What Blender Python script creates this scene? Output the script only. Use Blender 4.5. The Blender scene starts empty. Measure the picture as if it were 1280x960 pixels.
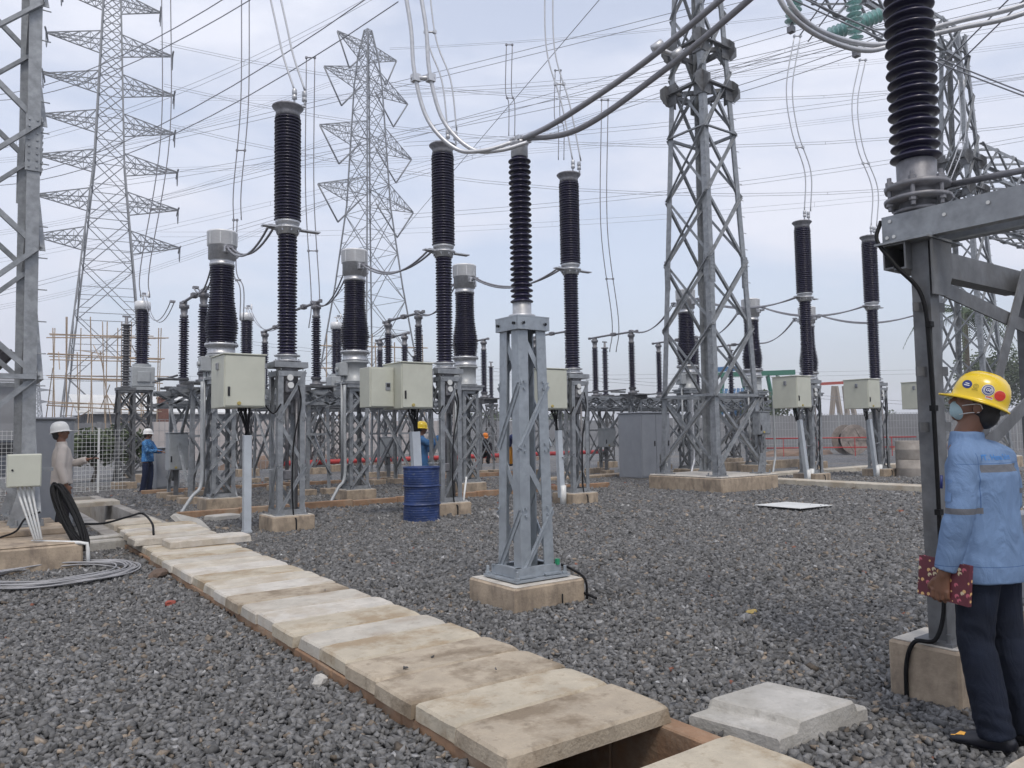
import bpy, bmesh, math, random
import numpy as np
from math import radians, sin, cos, pi, atan2, sqrt
from mathutils import Vector, Matrix, noise
from mathutils.bvhtree import BVHTree

random.seed(11)
S = bpy.context.scene
COL = S.collection
V = Vector
Z = V((0, 0, 1))

# ------------------------------------------------------------------ camera
CAM = V((0, 0, 1.5))
F = 960.0
YAW, PITCH, ROLL = radians(36), radians(3.6), radians(0.9)
fwd = V((sin(YAW) * cos(PITCH), cos(YAW) * cos(PITCH), sin(PITCH)))
r0 = V((cos(YAW), -sin(YAW), 0))
u0 = r0.cross(fwd)
rgt = r0 * cos(ROLL) - u0 * sin(ROLL)
up = u0 * cos(ROLL) + r0 * sin(ROLL)
cd = bpy.data.cameras.new('camera')
cd.sensor_width = 36
cd.lens = 36 * F / 1280
cd.clip_start = 0.05
cd.clip_end = 3000
cam = bpy.data.objects.new('camera', cd)
M = Matrix((rgt, up, -fwd)).transposed().to_4x4()
M.translation = CAM
cam.matrix_world = M
COL.objects.link(cam)
S.camera = cam

# ------------------------------------------------------------------ world, sun, exposure
SUN_EL, SUN_AZ = radians(58), radians(205)
w = bpy.data.worlds.new('World')
S.world = w
w.use_nodes = True
nt = w.node_tree
N, L = nt.nodes, nt.links
N.clear()
out = N.new('ShaderNodeOutputWorld')
bg = N.new('ShaderNodeBackground')
sky = N.new('ShaderNodeTexSky')
sky.sky_type = 'NISHITA'
sky.sun_disc = False
sky.sun_elevation = SUN_EL
sky.sun_rotation = SUN_AZ
sky.air_density = 1.0
sky.dust_density = 3.0
tc = N.new('ShaderNodeTexCoord')
mp = N.new('ShaderNodeMapping')
mp.inputs['Scale'].default_value = (1.0, 1.0, 3.2)
mp.inputs['Location'].default_value = (0.35, 0.1, 0.55)
n1 = N.new('ShaderNodeTexNoise')
n1.inputs['Scale'].default_value = 1.9
n1.inputs['Detail'].default_value = 6
n1.inputs['Roughness'].default_value = 0.52
n1.inputs['Distortion'].default_value = 0.3
cr = N.new('ShaderNodeValToRGB')
cr.color_ramp.elements[0].position = 0.43
cr.color_ramp.elements[0].color = (0.55, 0.55, 0.55, 1)
cr.color_ramp.elements[1].position = 0.60
cr.color_ramp.elements[1].color = (1, 1, 1, 1)
n2 = N.new('ShaderNodeTexNoise')
n2.inputs['Scale'].default_value = 3.1
n2.inputs['Detail'].default_value = 5
cr2 = N.new('ShaderNodeValToRGB')
cr2.color_ramp.elements[0].position = 0.3
cr2.color_ramp.elements[0].color = (7.35, 7.65, 8.75, 1)
cr2.color_ramp.elements[1].position = 0.7
cr2.color_ramp.elements[1].color = (8.0, 8.25, 9.25, 1)
mix = N.new('ShaderNodeMixRGB')
L.new(tc.outputs['Generated'], mp.inputs['Vector'])
L.new(mp.outputs['Vector'], n1.inputs['Vector'])
L.new(mp.outputs['Vector'], n2.inputs['Vector'])
L.new(n1.outputs['Fac'], cr.inputs['Fac'])
L.new(n2.outputs['Fac'], cr2.inputs['Fac'])
L.new(cr.outputs['Color'], mix.inputs['Fac'])
sb_ = N.new('ShaderNodeVectorMath'); sb_.operation = 'SCALE'; sb_.inputs['Scale'].default_value = 1.75
L.new(sky.outputs['Color'], sb_.inputs[0])
L.new(sb_.outputs[0], mix.inputs['Color1'])
L.new(cr2.outputs['Color'], mix.inputs['Color2'])
L.new(mix.outputs['Color'], bg.inputs['Color'])
bg.inputs['Strength'].default_value = 0.1
L.new(bg.outputs['Background'], out.inputs['Surface'])

sd = bpy.data.lights.new('sun', 'SUN')
sd.energy = 1.35
sd.angle = radians(14)
sd.color = (1.0, 0.94, 0.85)
so = bpy.data.objects.new('sun', sd)
so.rotation_euler = (pi / 2 - SUN_EL, 0, -SUN_AZ + pi)
COL.objects.link(so)
# sun_rotation is measured clockwise from +Y; the lamp shines from that direction
sdir = V((sin(SUN_AZ) * cos(SUN_EL), cos(SUN_AZ) * cos(SUN_EL), sin(SUN_EL)))
so.rotation_euler = sdir.to_track_quat('Z', 'Y').to_euler()

S.view_settings.view_transform = 'Standard'
S.view_settings.look = 'None'
S.view_settings.exposure = 0.24
S.view_settings.gamma = 1.0
S.view_settings.use_curve_mapping = False
S.render.engine = 'CYCLES'
S.cycles.max_bounces = 5
S.cycles.diffuse_bounces = 3
S.cycles.volume_bounces = 0

# ------------------------------------------------------------------ projection helpers (survey of the yard)
def at(px, py, d):
    return CAM + (fwd + rgt * ((px - 640) / F) + up * ((480 - py) / F)) * d
def gp(px, py, z=0.0):
    r = fwd + rgt * ((px - 640) / F) + up * ((480 - py) / F)
    return CAM + r * ((z - CAM.z) / r.z)
def onaz(px, Y):
    """x for a point at depth row Y seen in pixel column px (at the horizon)"""
    r = fwd + rgt * ((px - 640) / F)
    return r.x / r.y * Y

# ------------------------------------------------------------------ materials
MATS = {}
def mat(name, col, rough=0.6, metal=0.0, var=0.12, scale=6.0, col2=None, bump=0.0, bscale=60.0,
        spec=None, coat=0.0, stretch=None, ramp=(0.35, 0.65), extra=None):
    if name in MATS:
        return MATS[name]
    m = bpy.data.materials.new(name)
    m.use_nodes = True
    nt = m.node_tree
    N, L = nt.nodes, nt.links
    b = N['Principled BSDF']
    b.inputs['Roughness'].default_value = rough
    b.inputs['Metallic'].default_value = metal
    if spec is not None:
        b.inputs['Specular IOR Level'].default_value = spec
    if coat:
        b.inputs['Coat Weight'].default_value = coat
        b.inputs['Coat Roughness'].default_value = 0.15
    t = N.new('ShaderNodeTexCoord')
    mpn = N.new('ShaderNodeMapping')
    if stretch:
        mpn.inputs['Scale'].default_value = stretch
    oi = N.new('ShaderNodeObjectInfo')
    ad = N.new('ShaderNodeVectorMath')
    ad.operation = 'ADD'
    sc = N.new('ShaderNodeVectorMath')
    sc.operation = 'SCALE'
    sc.inputs[0].default_value = (17, 31, 23)
    L.new(oi.outputs['Random'], sc.inputs['Scale'])
    L.new(t.outputs['Object'], ad.inputs[0])
    L.new(sc.outputs[0], ad.inputs[1])
    L.new(ad.outputs[0], mpn.inputs['Vector'])
    n = N.new('ShaderNodeTexNoise')
    n.inputs['Scale'].default_value = scale
    n.inputs['Detail'].default_value = 7
    n.inputs['Roughness'].default_value = 0.6
    L.new(mpn.outputs[0], n.inputs['Vector'])
    c = N.new('ShaderNodeValToRGB')
    a = tuple(max(0, x * (1 - var)) for x in col)
    bb = col2 if col2 else tuple(min(1, x * (1 + var)) for x in col)
    c.color_ramp.elements[0].position = ramp[0]
    c.color_ramp.elements[1].position = ramp[1]
    c.color_ramp.elements[0].color = (*a, 1)
    c.color_ramp.elements[1].color = (*bb, 1)
    L.new(n.outputs['Fac'], c.inputs['Fac'])
    last = c.outputs['Color']
    if extra:
        last = extra(N, L, mpn.outputs[0], last, t) or last
    L.new(last, b.inputs['Base Color'])
    # roughness variation
    rm = N.new('ShaderNodeMapRange')
    rm.inputs['To Min'].default_value = max(0.02, rough - 0.1)
    rm.inputs['To Max'].default_value = min(1, rough + 0.12)
    L.new(n.outputs['Fac'], rm.inputs['Value'])
    L.new(rm.outputs[0], b.inputs['Roughness'])
    if bump:
        nb = N.new('ShaderNodeTexNoise')
        nb.inputs['Scale'].default_value = bscale
        nb.inputs['Detail'].default_value = 5
        L.new(mpn.outputs[0], nb.inputs['Vector'])
        bp = N.new('ShaderNodeBump')
        bp.inputs['Strength'].default_value = bump
        bp.inputs['Distance'].default_value = 0.02
        L.new(nb.outputs['Fac'], bp.inputs['Height'])
        L.new(bp.outputs[0], b.inputs['Normal'])
    MATS[name] = m
    return m

def blotch(col, scale, lo, hi, amt=1.0, stretch=None):
    """a second layer of stains in one colour"""
    def f(N, L, vec, last, t):
        n = N.new('ShaderNodeTexNoise')
        n.inputs['Scale'].default_value = scale
        n.inputs['Detail'].default_value = 8
        n.inputs['Roughness'].default_value = 0.65
        src = vec
        if stretch:
            mm = N.new('ShaderNodeMapping')
            mm.inputs['Scale'].default_value = stretch
            L.new(vec, mm.inputs['Vector'])
            src = mm.outputs[0]
        L.new(src, n.inputs['Vector'])
        r = N.new('ShaderNodeMapRange')
        r.inputs['From Min'].default_value = lo
        r.inputs['From Max'].default_value = hi
        r.inputs['To Max'].default_value = amt
        L.new(n.outputs['Fac'], r.inputs['Value'])
        m = N.new('ShaderNodeMixRGB')
        m.inputs['Color2'].default_value = (*col, 1)
        L.new(r.outputs[0], m.inputs['Fac'])
        L.new(last, m.inputs['Color1'])
        return m.outputs[0]
    return f

GALV = mat('galvanized_steel', (0.27, 0.285, 0.30), 0.5, 0.45, 0.22, 9, bump=0.05, extra=blotch((0.22, 0.23, 0.245), 3.0, 0.5, 0.75, 0.6))
GALVB = mat('bright_galvanized_steel', (0.33, 0.365, 0.40), 0.42, 0.35, 0.14, 16, bump=0.04, extra=blotch((0.23, 0.255, 0.28), 4.0, 0.5, 0.72, 0.6))
GALVD = mat('weathered_steel', (0.15, 0.155, 0.162), 0.55, 0.4, 0.25, 8, bump=0.05, extra=blotch((0.11, 0.105, 0.10), 5.0, 0.5, 0.7, 0.6))
TOWER = mat('tower_steel', (0.21, 0.222, 0.24), 0.6, 0.2, 0.12, 2)
PORC = mat('brown_porcelain', (0.013, 0.011, 0.036), 0.32, 0.0, 0.2, 5, coat=0.25)
PORCG = mat('grey_porcelain', (0.10, 0.10, 0.11), 0.35, 0.0, 0.2, 5)
ALU = mat('cast_aluminium', (0.50, 0.51, 0.53), 0.42, 0.6, 0.12, 20, bump=0.04)
ALUC = mat('cap_metal', (0.72, 0.73, 0.74), 0.35, 0.15, 0.08, 12, stretch=(1, 1, 8))
CAST = mat('cast_grey_metal', (0.20, 0.20, 0.215), 0.5, 0.3, 0.2, 18, bump=0.06)
TANK = mat('grey_tank_paint', (0.36, 0.38, 0.39), 0.4, 0.1, 0.08, 8, extra=blotch((0.26, 0.27, 0.28), 5, 0.5, 0.8, 0.5))
CABI = mat('cream_cabinet_paint', (0.50, 0.51, 0.435), 0.42, 0.0, 0.05, 3, extra=blotch((0.42, 0.42, 0.36), 4, 0.5, 0.8, 0.6, (1, 1, 0.3)))
GREYC = mat('grey_cabinet_paint', (0.27, 0.285, 0.31), 0.45, 0.05, 0.06, 3, extra=blotch((0.2, 0.215, 0.235), 5, 0.5, 0.8, 0.6, (1, 1, 0.3)))
DARK = mat('black_rubber', (0.006, 0.006, 0.007), 0.6, 0, 0.2, 10, spec=.2)
BLACKP = mat('black_plastic', (0.02, 0.02, 0.022), 0.35)
PLINTH = mat('tan_stained_concrete', (0.36, 0.29, 0.215), 0.85, 0, 0.22, 4.5, bump=0.25, bscale=45,
             extra=blotch((0.17, 0.135, 0.105), 6.5, 0.47, 0.66, 0.8, (1, 1, 0.5)))
PLTOP = mat('pale_mortar', (0.50, 0.47, 0.42), 0.85, 0, 0.14, 8, bump=0.3, bscale=50, extra=blotch((0.30, 0.28, 0.26), 7, 0.5, 0.7, 0.7))
KERB = mat('brown_brick_kerb', (0.27, 0.165, 0.10), 0.9, 0, 0.25, 3, bump=0.3, bscale=40,
           extra=blotch((0.33, 0.26, 0.19), 3.5, 0.47, 0.64, 0.8))
TRENCH = mat('grey_trench_concrete', (0.33, 0.31, 0.28), 0.9, 0, 0.18, 2.5, bump=0.25, extra=blotch((0.19, 0.165, 0.14), 3, 0.5, 0.7, 0.8))
def slabmat(name, c, stain, lo=0.47, amt=0.75):
    e3 = blotch(tuple(min(1, x * 1.25) for x in c), 24.0, 0.60, 0.74, 0.6)
    e1, e2 = blotch(stain, 2.6, lo, lo + 0.14, min(1, amt + .15)), blotch(tuple(x * .72 for x in stain), 13.0, 0.56, 0.72, 0.65)
    return mat(name, c, 0.82, 0, 0.13, 5, bump=0.3, bscale=60, extra=lambda N, L, v, l, t: e3(N, L, v, e2(N, L, v, e1(N, L, v, l, t), t), t))
SLABS = [slabmat('pale_slab_concrete', (0.49, 0.45, 0.38), (0.40, 0.34, 0.26)),
         slabmat('grey_slab_concrete', (0.46, 0.43, 0.375), (0.37, 0.32, 0.26)),
         slabmat('tan_slab_concrete', (0.44, 0.39, 0.305), (0.31, 0.235, 0.15)),
         slabmat('brown_slab_concrete', (0.40, 0.34, 0.26), (0.20, 0.155, 0.105)),
         slabmat('white_slab_concrete', (0.52, 0.49, 0.44), (0.42, 0.37, 0.30))]
LOOSE = slabmat('fresh_grey_concrete', (0.44, 0.425, 0.395), (0.34, 0.325, 0.29))
PVC = mat('white_pvc', (0.66, 0.67, 0.66), 0.4, 0, 0.05, 10, extra=blotch((0.42, 0.40, 0.36), 6, 0.52, 0.75, 0.6))
DUCT = mat('pale_steel_duct', (0.50, 0.54, 0.58), 0.4, 0.25, 0.06, 6)
BLUED = mat('blue_drum_paint', (0.010, 0.032, 0.125), 0.5, 0, 0.3, 5, extra=blotch((0.10, 0.12, 0.17), 16, 0.55, 0.66, 0.8, (1, 1, 2.2)))
RED = mat('red_pipe_paint', (0.42, 0.03, 0.03), 0.45, 0, 0.15, 3)
WIRE = mat('overhead_wire_metal', (0.27, 0.28, 0.31), 0.5, 0.3, 0.05, 2)
COND = mat('bright_aluminium_conductor', (0.55, 0.56, 0.58), 0.4, 0.5, 0.08, 30)
COND2 = mat('aged_aluminium_conductor', (0.27, 0.27, 0.29), 0.45, 0.4, 0.1, 30)
BAMBOO = mat('bamboo_poles', (0.33, 0.25, 0.175), 0.7, 0, 0.3, 1.5)
GLASS = mat('green_glass_disc', (0.36, 0.58, 0.55), 0.15, 0.0, 0.1, 5, coat=0.4)
WHITEP = mat('white_painted_steel', (0.62, 0.63, 0.62), 0.5, 0, 0.08, 3)
WALLC = mat('grey_wall_render', (0.22, 0.225, 0.235), 0.9, 0, 0.12, 0.6, extra=blotch((0.20, 0.20, 0.205), 0.5, 0.5, 0.7, 0.7))
WALLP = mat('pale_wall_render', (0.42, 0.385, 0.37), 0.9, 0, 0.1, 0.6)

# ------------------------------------------------------------------ mesh builder
class MB:
    def __init__(s):
        s.v, s.f, s.mi, s.sm = [], [], [], []
        s.m = 0
        s.T = None
    def add(s, vs, fs, smooth=False):
        o = len(s.v)
        if s.T is not None:
            vs = [s.T @ V(p) for p in vs]
        s.v.extend([tuple(p) for p in vs])
        for f in fs:
            s.f.append(tuple(i + o for i in f))
            s.mi.append(s.m)
            s.sm.append(smooth)
    def box(s, c, d, rot=None, bev=0.0):
        x, y, z = d[0] / 2, d[1] / 2, d[2] / 2
        if bev:
            b = min(bev, x * .9, y * .9, z * .9)
            vs, fs = [], []
            # chamfered box: 24 verts
            idx = {}
            for sx in (-1, 1):
                for sy in (-1, 1):
                    for sz in (-1, 1):
                        for k in range(3):
                            p = [sx * x, sy * y, sz * z]
                            for j in range(3):
                                if j != k:
                                    p[j] -= (sx, sy, sz)[j] * b
                            idx[(sx, sy, sz, k)] = len(vs)
                            vs.append(V(p))
            for k in range(3):
                a, c2 = [j for j in range(3) if j != k]
                for sg in (-1, 1):
                    q = []
                    for (p1, p2) in ((-1, -1), (1, -1), (1, 1), (-1, 1)):
                        key = [0, 0, 0]
                        key[k], key[a], key[c2] = sg, p1, p2
                        q.append(idx[(*key, k)])
                    fs.append(q)
            for k in range(3):
                a, c2 = [j for j in range(3) if j != k]
                for p1 in (-1, 1):
                    for p2 in (-1, 1):
                        q = []
                        for sg, kk in ((-1, a), (1, a), (1, c2), (-1, c2)):
                            key = [0, 0, 0]
                            key[k], key[a], key[c2] = sg, p1, p2
                            q.append(idx[(*key, kk)])
                        fs.append(q)
            for sx in (-1, 1):
                for sy in (-1, 1):
                    for sz in (-1, 1):
                        fs.append([idx[(sx, sy, sz, k)] for k in range(3)])
        else:
            vs = [V((i * x, j * y, k * z)) for i in (-1, 1) for j in (-1, 1) for k in (-1, 1)]
            fs = [(0, 1, 3, 2), (4, 6, 7, 5), (0, 4, 5, 1), (2, 3, 7, 6), (0, 2, 6, 4), (1, 5, 7, 3)]
        if rot is not None:
            vs = [rot @ p for p in vs]
        c = V(c)
        s.add([p + c for p in vs], fs)
    def bb(s, x0, x1, y0, y1, z0, z1, bev=0.0):
        s.box(((x0 + x1) / 2, (y0 + y1) / 2, (z0 + z1) / 2), (x1 - x0, y1 - y0, z1 - z0), bev=bev)
    def extr(s, sec, p, q, a, b):
        p, q = V(p), V(q)
        n = len(sec)
        vs = [p + a * x + b * y for x, y in sec] + [q + a * x + b * y for x, y in sec]
        fs = [(i, (i + 1) % n, n + (i + 1) % n, n + i) for i in range(n)]
        fs += [tuple(range(n))[::-1], tuple(range(n, 2 * n))]
        s.add(vs, fs)
    def bar(s, p, q, w, h, side=None):
        p, q = V(p), V(q)
        d = (q - p).normalized()
        a = V(side) if side is not None else (d.cross(Z) if abs(d.z) < .95 else V((1, 0, 0)))
        a = (a - d * a.dot(d)).normalized()
        b = d.cross(a)
        s.extr([(-w / 2, -h / 2), (w / 2, -h / 2), (w / 2, h / 2), (-w / 2, h / 2)], p, q, a, b)
    def ang(s, p, q, w, t, a, b):
        """angle steel: corner on the line p-q, flanges toward a and b"""
        p, q = V(p), V(q)
        d = (q - p).normalized()
        a = V(a); a = (a - d * a.dot(d)).normalized()
        b = V(b); b = (b - d * b.dot(d)).normalized()
        s.extr([(0, 0), (w, 0), (w, t), (t, t), (t, w), (0, w)], p, q, a, b)
    def chan(s, p, q, w, h, t, a, b):
        """channel: web along a (width w), flanges toward b (h)"""
        a, b = V(a), V(b)
        s.extr([(-w/2, 0), (w/2, 0), (w/2, h), (w/2-t, h), (w/2-t, t), (-w/2+t, t), (-w/2+t, h), (-w/2, h)], p, q, a, b)
    def tube(s, pts, r, seg=8, cap=True):
        pts = [V(p) for p in pts]
        n = len(pts)
        rs = r if isinstance(r, (list, tuple)) else [r] * n
        vs, fs = [], []
        prev = None
        for i, p in enumerate(pts):
            d = (pts[min(i + 1, n - 1)] - pts[max(i - 1, 0)])
            if d.length < 1e-9:
                d = Z.copy()
            d.normalize()
            if prev is None:
                a = d.cross(Z) if abs(d.z) < .9 else d.cross(V((1, 0, 0)))
            else:
                a = prev - d * prev.dot(d)
            a.normalize()
            prev = a
            b = d.cross(a)
            for k in range(seg):
                t = 2 * pi * k / seg
                vs.append(p + (a * cos(t) + b * sin(t)) * rs[i])
        for i in range(n - 1):
            for k in range(seg):
                fs.append((i * seg + k, i * seg + (k + 1) % seg, (i + 1) * seg + (k + 1) % seg, (i + 1) * seg + k))
        if cap:
            fs.append(tuple(range(seg))[::-1])
            fs.append(tuple(range((n - 1) * seg, n * seg)))
        s.add(vs, fs, seg > 5)
    def lathe(s, prof, seg=24, c=(0, 0, 0), rot=None, smooth=True, cap=True):
        c = V(c)
        vs, fs = [], []
        for r, z in prof:
            for k in range(seg):
                t = 2 * pi * k / seg
                p = V((r * cos(t), r * sin(t), z))
                vs.append((rot @ p if rot is not None else p) + c)
        n = len(prof)
        for i in range(n - 1):
            for k in range(seg):
                fs.append((i * seg + k, i * seg + (k + 1) % seg, (i + 1) * seg + (k + 1) % seg, (i + 1) * seg + k))
        s.add(vs, fs, smooth)
        if cap:
            if prof[0][0] > 1e-6:
                s.add(vs[:seg], [tuple(range(seg))[::-1]])
            if prof[-1][0] > 1e-6:
                s.add(vs[-seg:], [tuple(range(seg))])
    def cyl(s, c, r, h, seg=20, rot=None):
        """cylinder with base centre c and height h"""
        b = min(r, h) * .08
        s.lathe([(r - b, 0), (r, b), (r, h - b), (r - b, h)], seg, c, rot, smooth=False)
    def poly(s, pts, th, nrm):
        """flat plate of outline pts with thickness th along nrm"""
        nrm = V(nrm).normalized() * th
        n = len(pts)
        vs = [V(p) for p in pts] + [V(p) + nrm for p in pts]
        fs = [tuple(range(n))[::-1], tuple(range(n, 2 * n))] + [(i, (i + 1) % n, n + (i + 1) % n, n + i) for i in range(n)]
        s.add(vs, fs)
    def mesh(s, name, mats):
        me = bpy.data.meshes.new(name)
        me.from_pydata(s.v, [], s.f)
        for m in (mats if isinstance(mats, (list, tuple)) else [mats]):
            me.materials.append(m)
        me.polygons.foreach_set('material_index', s.mi)
        me.polygons.foreach_set('use_smooth', s.sm)
        me.update()
        return me
    def build(s, name, mats, parent=None, label=None):
        o = bpy.data.objects.new(name, s.mesh(name, mats))
        COL.objects.link(o)
        if parent is not None:
            o.parent = parent
        if label:
            o['label'] = label
        return o

def nonmanifold_fix(me):
    bm = bmesh.new(); bm.from_mesh(me)
    bmesh.ops.recalc_face_normals(bm, faces=bm.faces)
    bm.to_mesh(me); bm.free()

def tag(o, label, cat, group=None, kind=None):
    o['label'] = label
    o['category'] = cat
    if group: o['group'] = group
    if kind: o['kind'] = kind
    return o
def struct(o):
    o['kind'] = 'structure'
    return o
def thing(name, label, cat, loc=(0, 0, 0), rotz=0.0, group=None):
    o = bpy.data.objects.new(name, None)
    o.empty_display_size = 0.3
    COL.objects.link(o)
    o.location = loc
    o.rotation_euler = (0, 0, rotz)
    return tag(o, label, cat, group)
def dup(o, loc=None, rotz=None, label=None, scale=None):
    def cp(x, par):
        c = x.copy()
        COL.objects.link(c)
        if par is not None:
            c.parent = par
        for ch in KIDS(x):
            cp(ch, c)
        return c
    c = cp(o, None)
    if loc is not None: c.location = loc
    if rotz is not None: c.rotation_euler = (0, 0, rotz)
    if label: c['label'] = label
    if scale: c.scale = (scale, scale, scale)
    return c
def KIDS(x):
    return [c for c in COL.objects if c.parent == x]
def spline(pts, n=8):
    pts = [V(p) for p in pts]
    if len(pts) < 3:
        return pts
    P = [pts[0] * 2 - pts[1]] + pts + [pts[-1] * 2 - pts[-2]]
    o = []
    for i in range(1, len(P) - 2):
        a, b, c, d = P[i - 1], P[i], P[i + 1], P[i + 2]
        for k in range(n):
            t = k / n
            o.append(.5 * ((2 * b) + (c - a) * t + (2 * a - 5 * b + 4 * c - d) * t * t + (3 * b - a - 3 * c + d) * t ** 3))
    o.append(pts[-1])
    return o
def sag(p, q, s, n=14):
    p, q = V(p), V(q)
    return [p.lerp(q, i / n) - Z * (s * 4 * (i / n) * (1 - i / n)) for i in range(n + 1)]

def ins_profile(z0, z1, core, shed, n, shed2=None, fr=None, fat=1.0):
    """profile of a shed insulator; fr(t) scales core and sheds along the length"""
    pr = [(core * (fr(0) if fr else 1), z0)]
    p = (z1 - z0) / n
    for i in range(n):
        z = z0 + i * p
        k = fr((i + .5) / n) if fr else 1
        s = (shed if (i % 2 == 0 or shed2 is None) else shed2) * k
        c = core * k
        f_ = fat
        pr += [(c, z + p * .06), (c + (s - c) * .55, z + p * .13), (s * .985, z + p * .2), (s, z + p * (.26 + .08 * f_)), (s * .975, z + p * (.34 + .16 * f_)), (c + (s - c) * .45, z + p * (.52 + .2 * f_)), (c, z + p * (.8 + .14 * f_))]
    pr.append((core * (fr(1) if fr else 1), z1))
    return pr

# ================================================================== GROUND
def ground_extra(N, L, vec, last, t):
    """crushed stone: cells of differing greys"""
    vo = N.new('ShaderNodeTexVoronoi')
    vo.inputs['Scale'].default_value = 17
    vo.inputs['Randomness'].default_value = 1
    geo = N.new('ShaderNodeNewGeometry')
    L.new(geo.outputs['Position'], vo.inputs['Vector'])
    sep = N.new('ShaderNodeSeparateColor')
    L.new(vo.outputs['Color'], sep.inputs[0])
    r = N.new('ShaderNodeValToRGB')
    e = r.color_ramp.elements
    e[0].position, e[0].color = 0.0, (0.07, 0.072, 0.076, 1)
    e[1].position, e[1].color = 1.0, (0.26, 0.262, 0.265, 1)
    k = e.new(0.6); k.color = (0.145, 0.148, 0.153, 1)
    L.new(sep.outputs[0], r.inputs['Fac'])
    n = N.new('ShaderNodeTexNoise')
    n.inputs['Scale'].default_value = 0.35
    n.inputs['Detail'].default_value = 6
    L.new(geo.outputs['Position'], n.inputs['Vector'])
    mr = N.new('ShaderNodeMapRange')
    mr.inputs['From Min'].default_value = 0.52
    mr.inputs['From Max'].default_value = 0.68
    mr.inputs['To Max'].default_value = 0.45
    L.new(n.outputs['Fac'], mr.inputs['Value'])
    m = N.new('ShaderNodeMixRGB')
    m.inputs['Color2'].default_value = (0.20, 0.17, 0.135, 1)
    L.new(mr.outputs[0], m.inputs['Fac'])
    L.new(r.outputs['Color'], m.inputs['Color1'])
    return m.outputs[0]
GROUND = mat('crushed_stone_ground', (0.15, 0.15, 0.155), 0.9, 0, 0.1, 2, bump=0.0, extra=ground_extra)
gm = GROUND.node_tree
vb = gm.nodes.new('ShaderNodeTexVoronoi'); vb.inputs['Scale'].default_value = 17
gg = gm.nodes.new('ShaderNodeNewGeometry')
gm.links.new(gg.outputs['Position'], vb.inputs['Vector'])
gb = gm.nodes.new('ShaderNodeBump'); gb.inputs['Strength'].default_value = 0.9; gb.inputs['Distance'].default_value = 0.04
gb.invert = True
gm.links.new(vb.outputs['Distance'], gb.inputs['Height'])
gm.links.new(gb.outputs[0], gm.nodes['Principled BSDF'].inputs['Normal'])

HX0, HX1, HY0, HY1 = 2.06, 2.80, -4.0, 22.0          # the open cable trench
R = 600
m = MB()
for (x0, x1, y0, y1) in ((-R, HX0, -R, R), (HX1, R, -R, R), (HX0, HX1, -R, HY0), (HX0, HX1, HY1, R)):
    m.add([(x0, y0, 0), (x1, y0, 0), (x1, y1, 0), (x0, y1, 0)], [(0, 1, 2, 3)])
struct(m.build('ground', GROUND))

# trench: floor and the two brick walls
m = MB(); m.bb(HX0 - .2, HX1 + .2, HY0, HY1, -0.62, -0.55)
struct(m.build('trench_floor', TRENCH))
for i, (x0, x1) in enumerate(((HX0 - .155, HX0), (HX1, HX1 + .12))):
    m = MB()
    y = HY0
    while y < 11.8:
        d = random.uniform(.9, 1.4)
        m.bb(x0 + random.uniform(-.006, .006), x1, y, min(y + d - .004, 11.8), -.56, .072 + random.uniform(-.006, .004), .008)
        y += d
    struct(m.build('trench_wall', KERB))
    m = MB(); m.bb(x0 - (0 if i else .06), x1 + (.06 if i else 0), 11.8, HY1, -.56, .07, .01)
    struct(m.build('trench_wall', TRENCH))
m = MB(); m.bb(HX0, HX1, HY1 - .12, HY1, -.56, .06)
m.bb(HX0, HX1, 13.3, 13.42, -.56, .0)
struct(m.build('trench_wall', TRENCH))
# a short stretch of open trench between the cover rows: pale side wall seen beside the hole
# cables lying in the trench
for k in range(3):
    m = MB()
    pts = [(HX0 + .15 + .16 * k + .04 * sin(y * 1.3 + k), y, -.5 + .02 * sin(y * 2 + k)) for y in np.arange(-3.5, 21.5, .5)]
    m.tube(spline(pts, 3), .024, 8)
    tag(m.build('trench_cable', DARK), ['black cable along the left side of the trench floor', 'black cable along the middle of the trench floor',
        'black cable along the right side of the trench floor'][k], 'cable', 'cables on the trench floor')

# ------------------------------------------------------------------ gravel
def ico():
    t = (1 + 5 ** .5) / 2
    v = np.array([(-1, t, 0), (1, t, 0), (-1, -t, 0), (1, -t, 0), (0, -1, t), (0, 1, t), (0, -1, -t), (0, 1, -t), (t, 0, -1), (t, 0, 1), (-t, 0, -1), (-t, 0, 1)], float)
    v /= np.linalg.norm(v[0])
    f = np.array([(0, 11, 5), (0, 5, 1), (0, 1, 7), (0, 7, 10), (0, 10, 11), (1, 5, 9), (5, 11, 4), (11, 10, 2), (10, 7, 6), (7, 1, 8), (3, 9, 4), (3, 4, 2), (3, 2, 6), (3, 6, 8), (3, 8, 9), (4, 9, 5), (2, 4, 11), (6, 2, 10), (8, 6, 7), (9, 8, 1)])
    return v, f
def cubeish():
    v = np.array([(x, y, z) for x in (-1, 1) for y in (-1, 1) for z in (-1, 1)], float) * .66
    f = [(0, 1, 3, 2), (4, 6, 7, 5), (0, 4, 5, 1), (2, 3, 7, 6), (0, 2, 6, 4), (1, 5, 7, 3)]
    t = []
    for a, b, c, d in f:
        t += [(a, b, c), (a, c, d)]
    return v, np.array(t)
rng = np.random.default_rng(5)
EXCL = [(HX0 - .17, HX1 + .14, -4, 22)]
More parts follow.
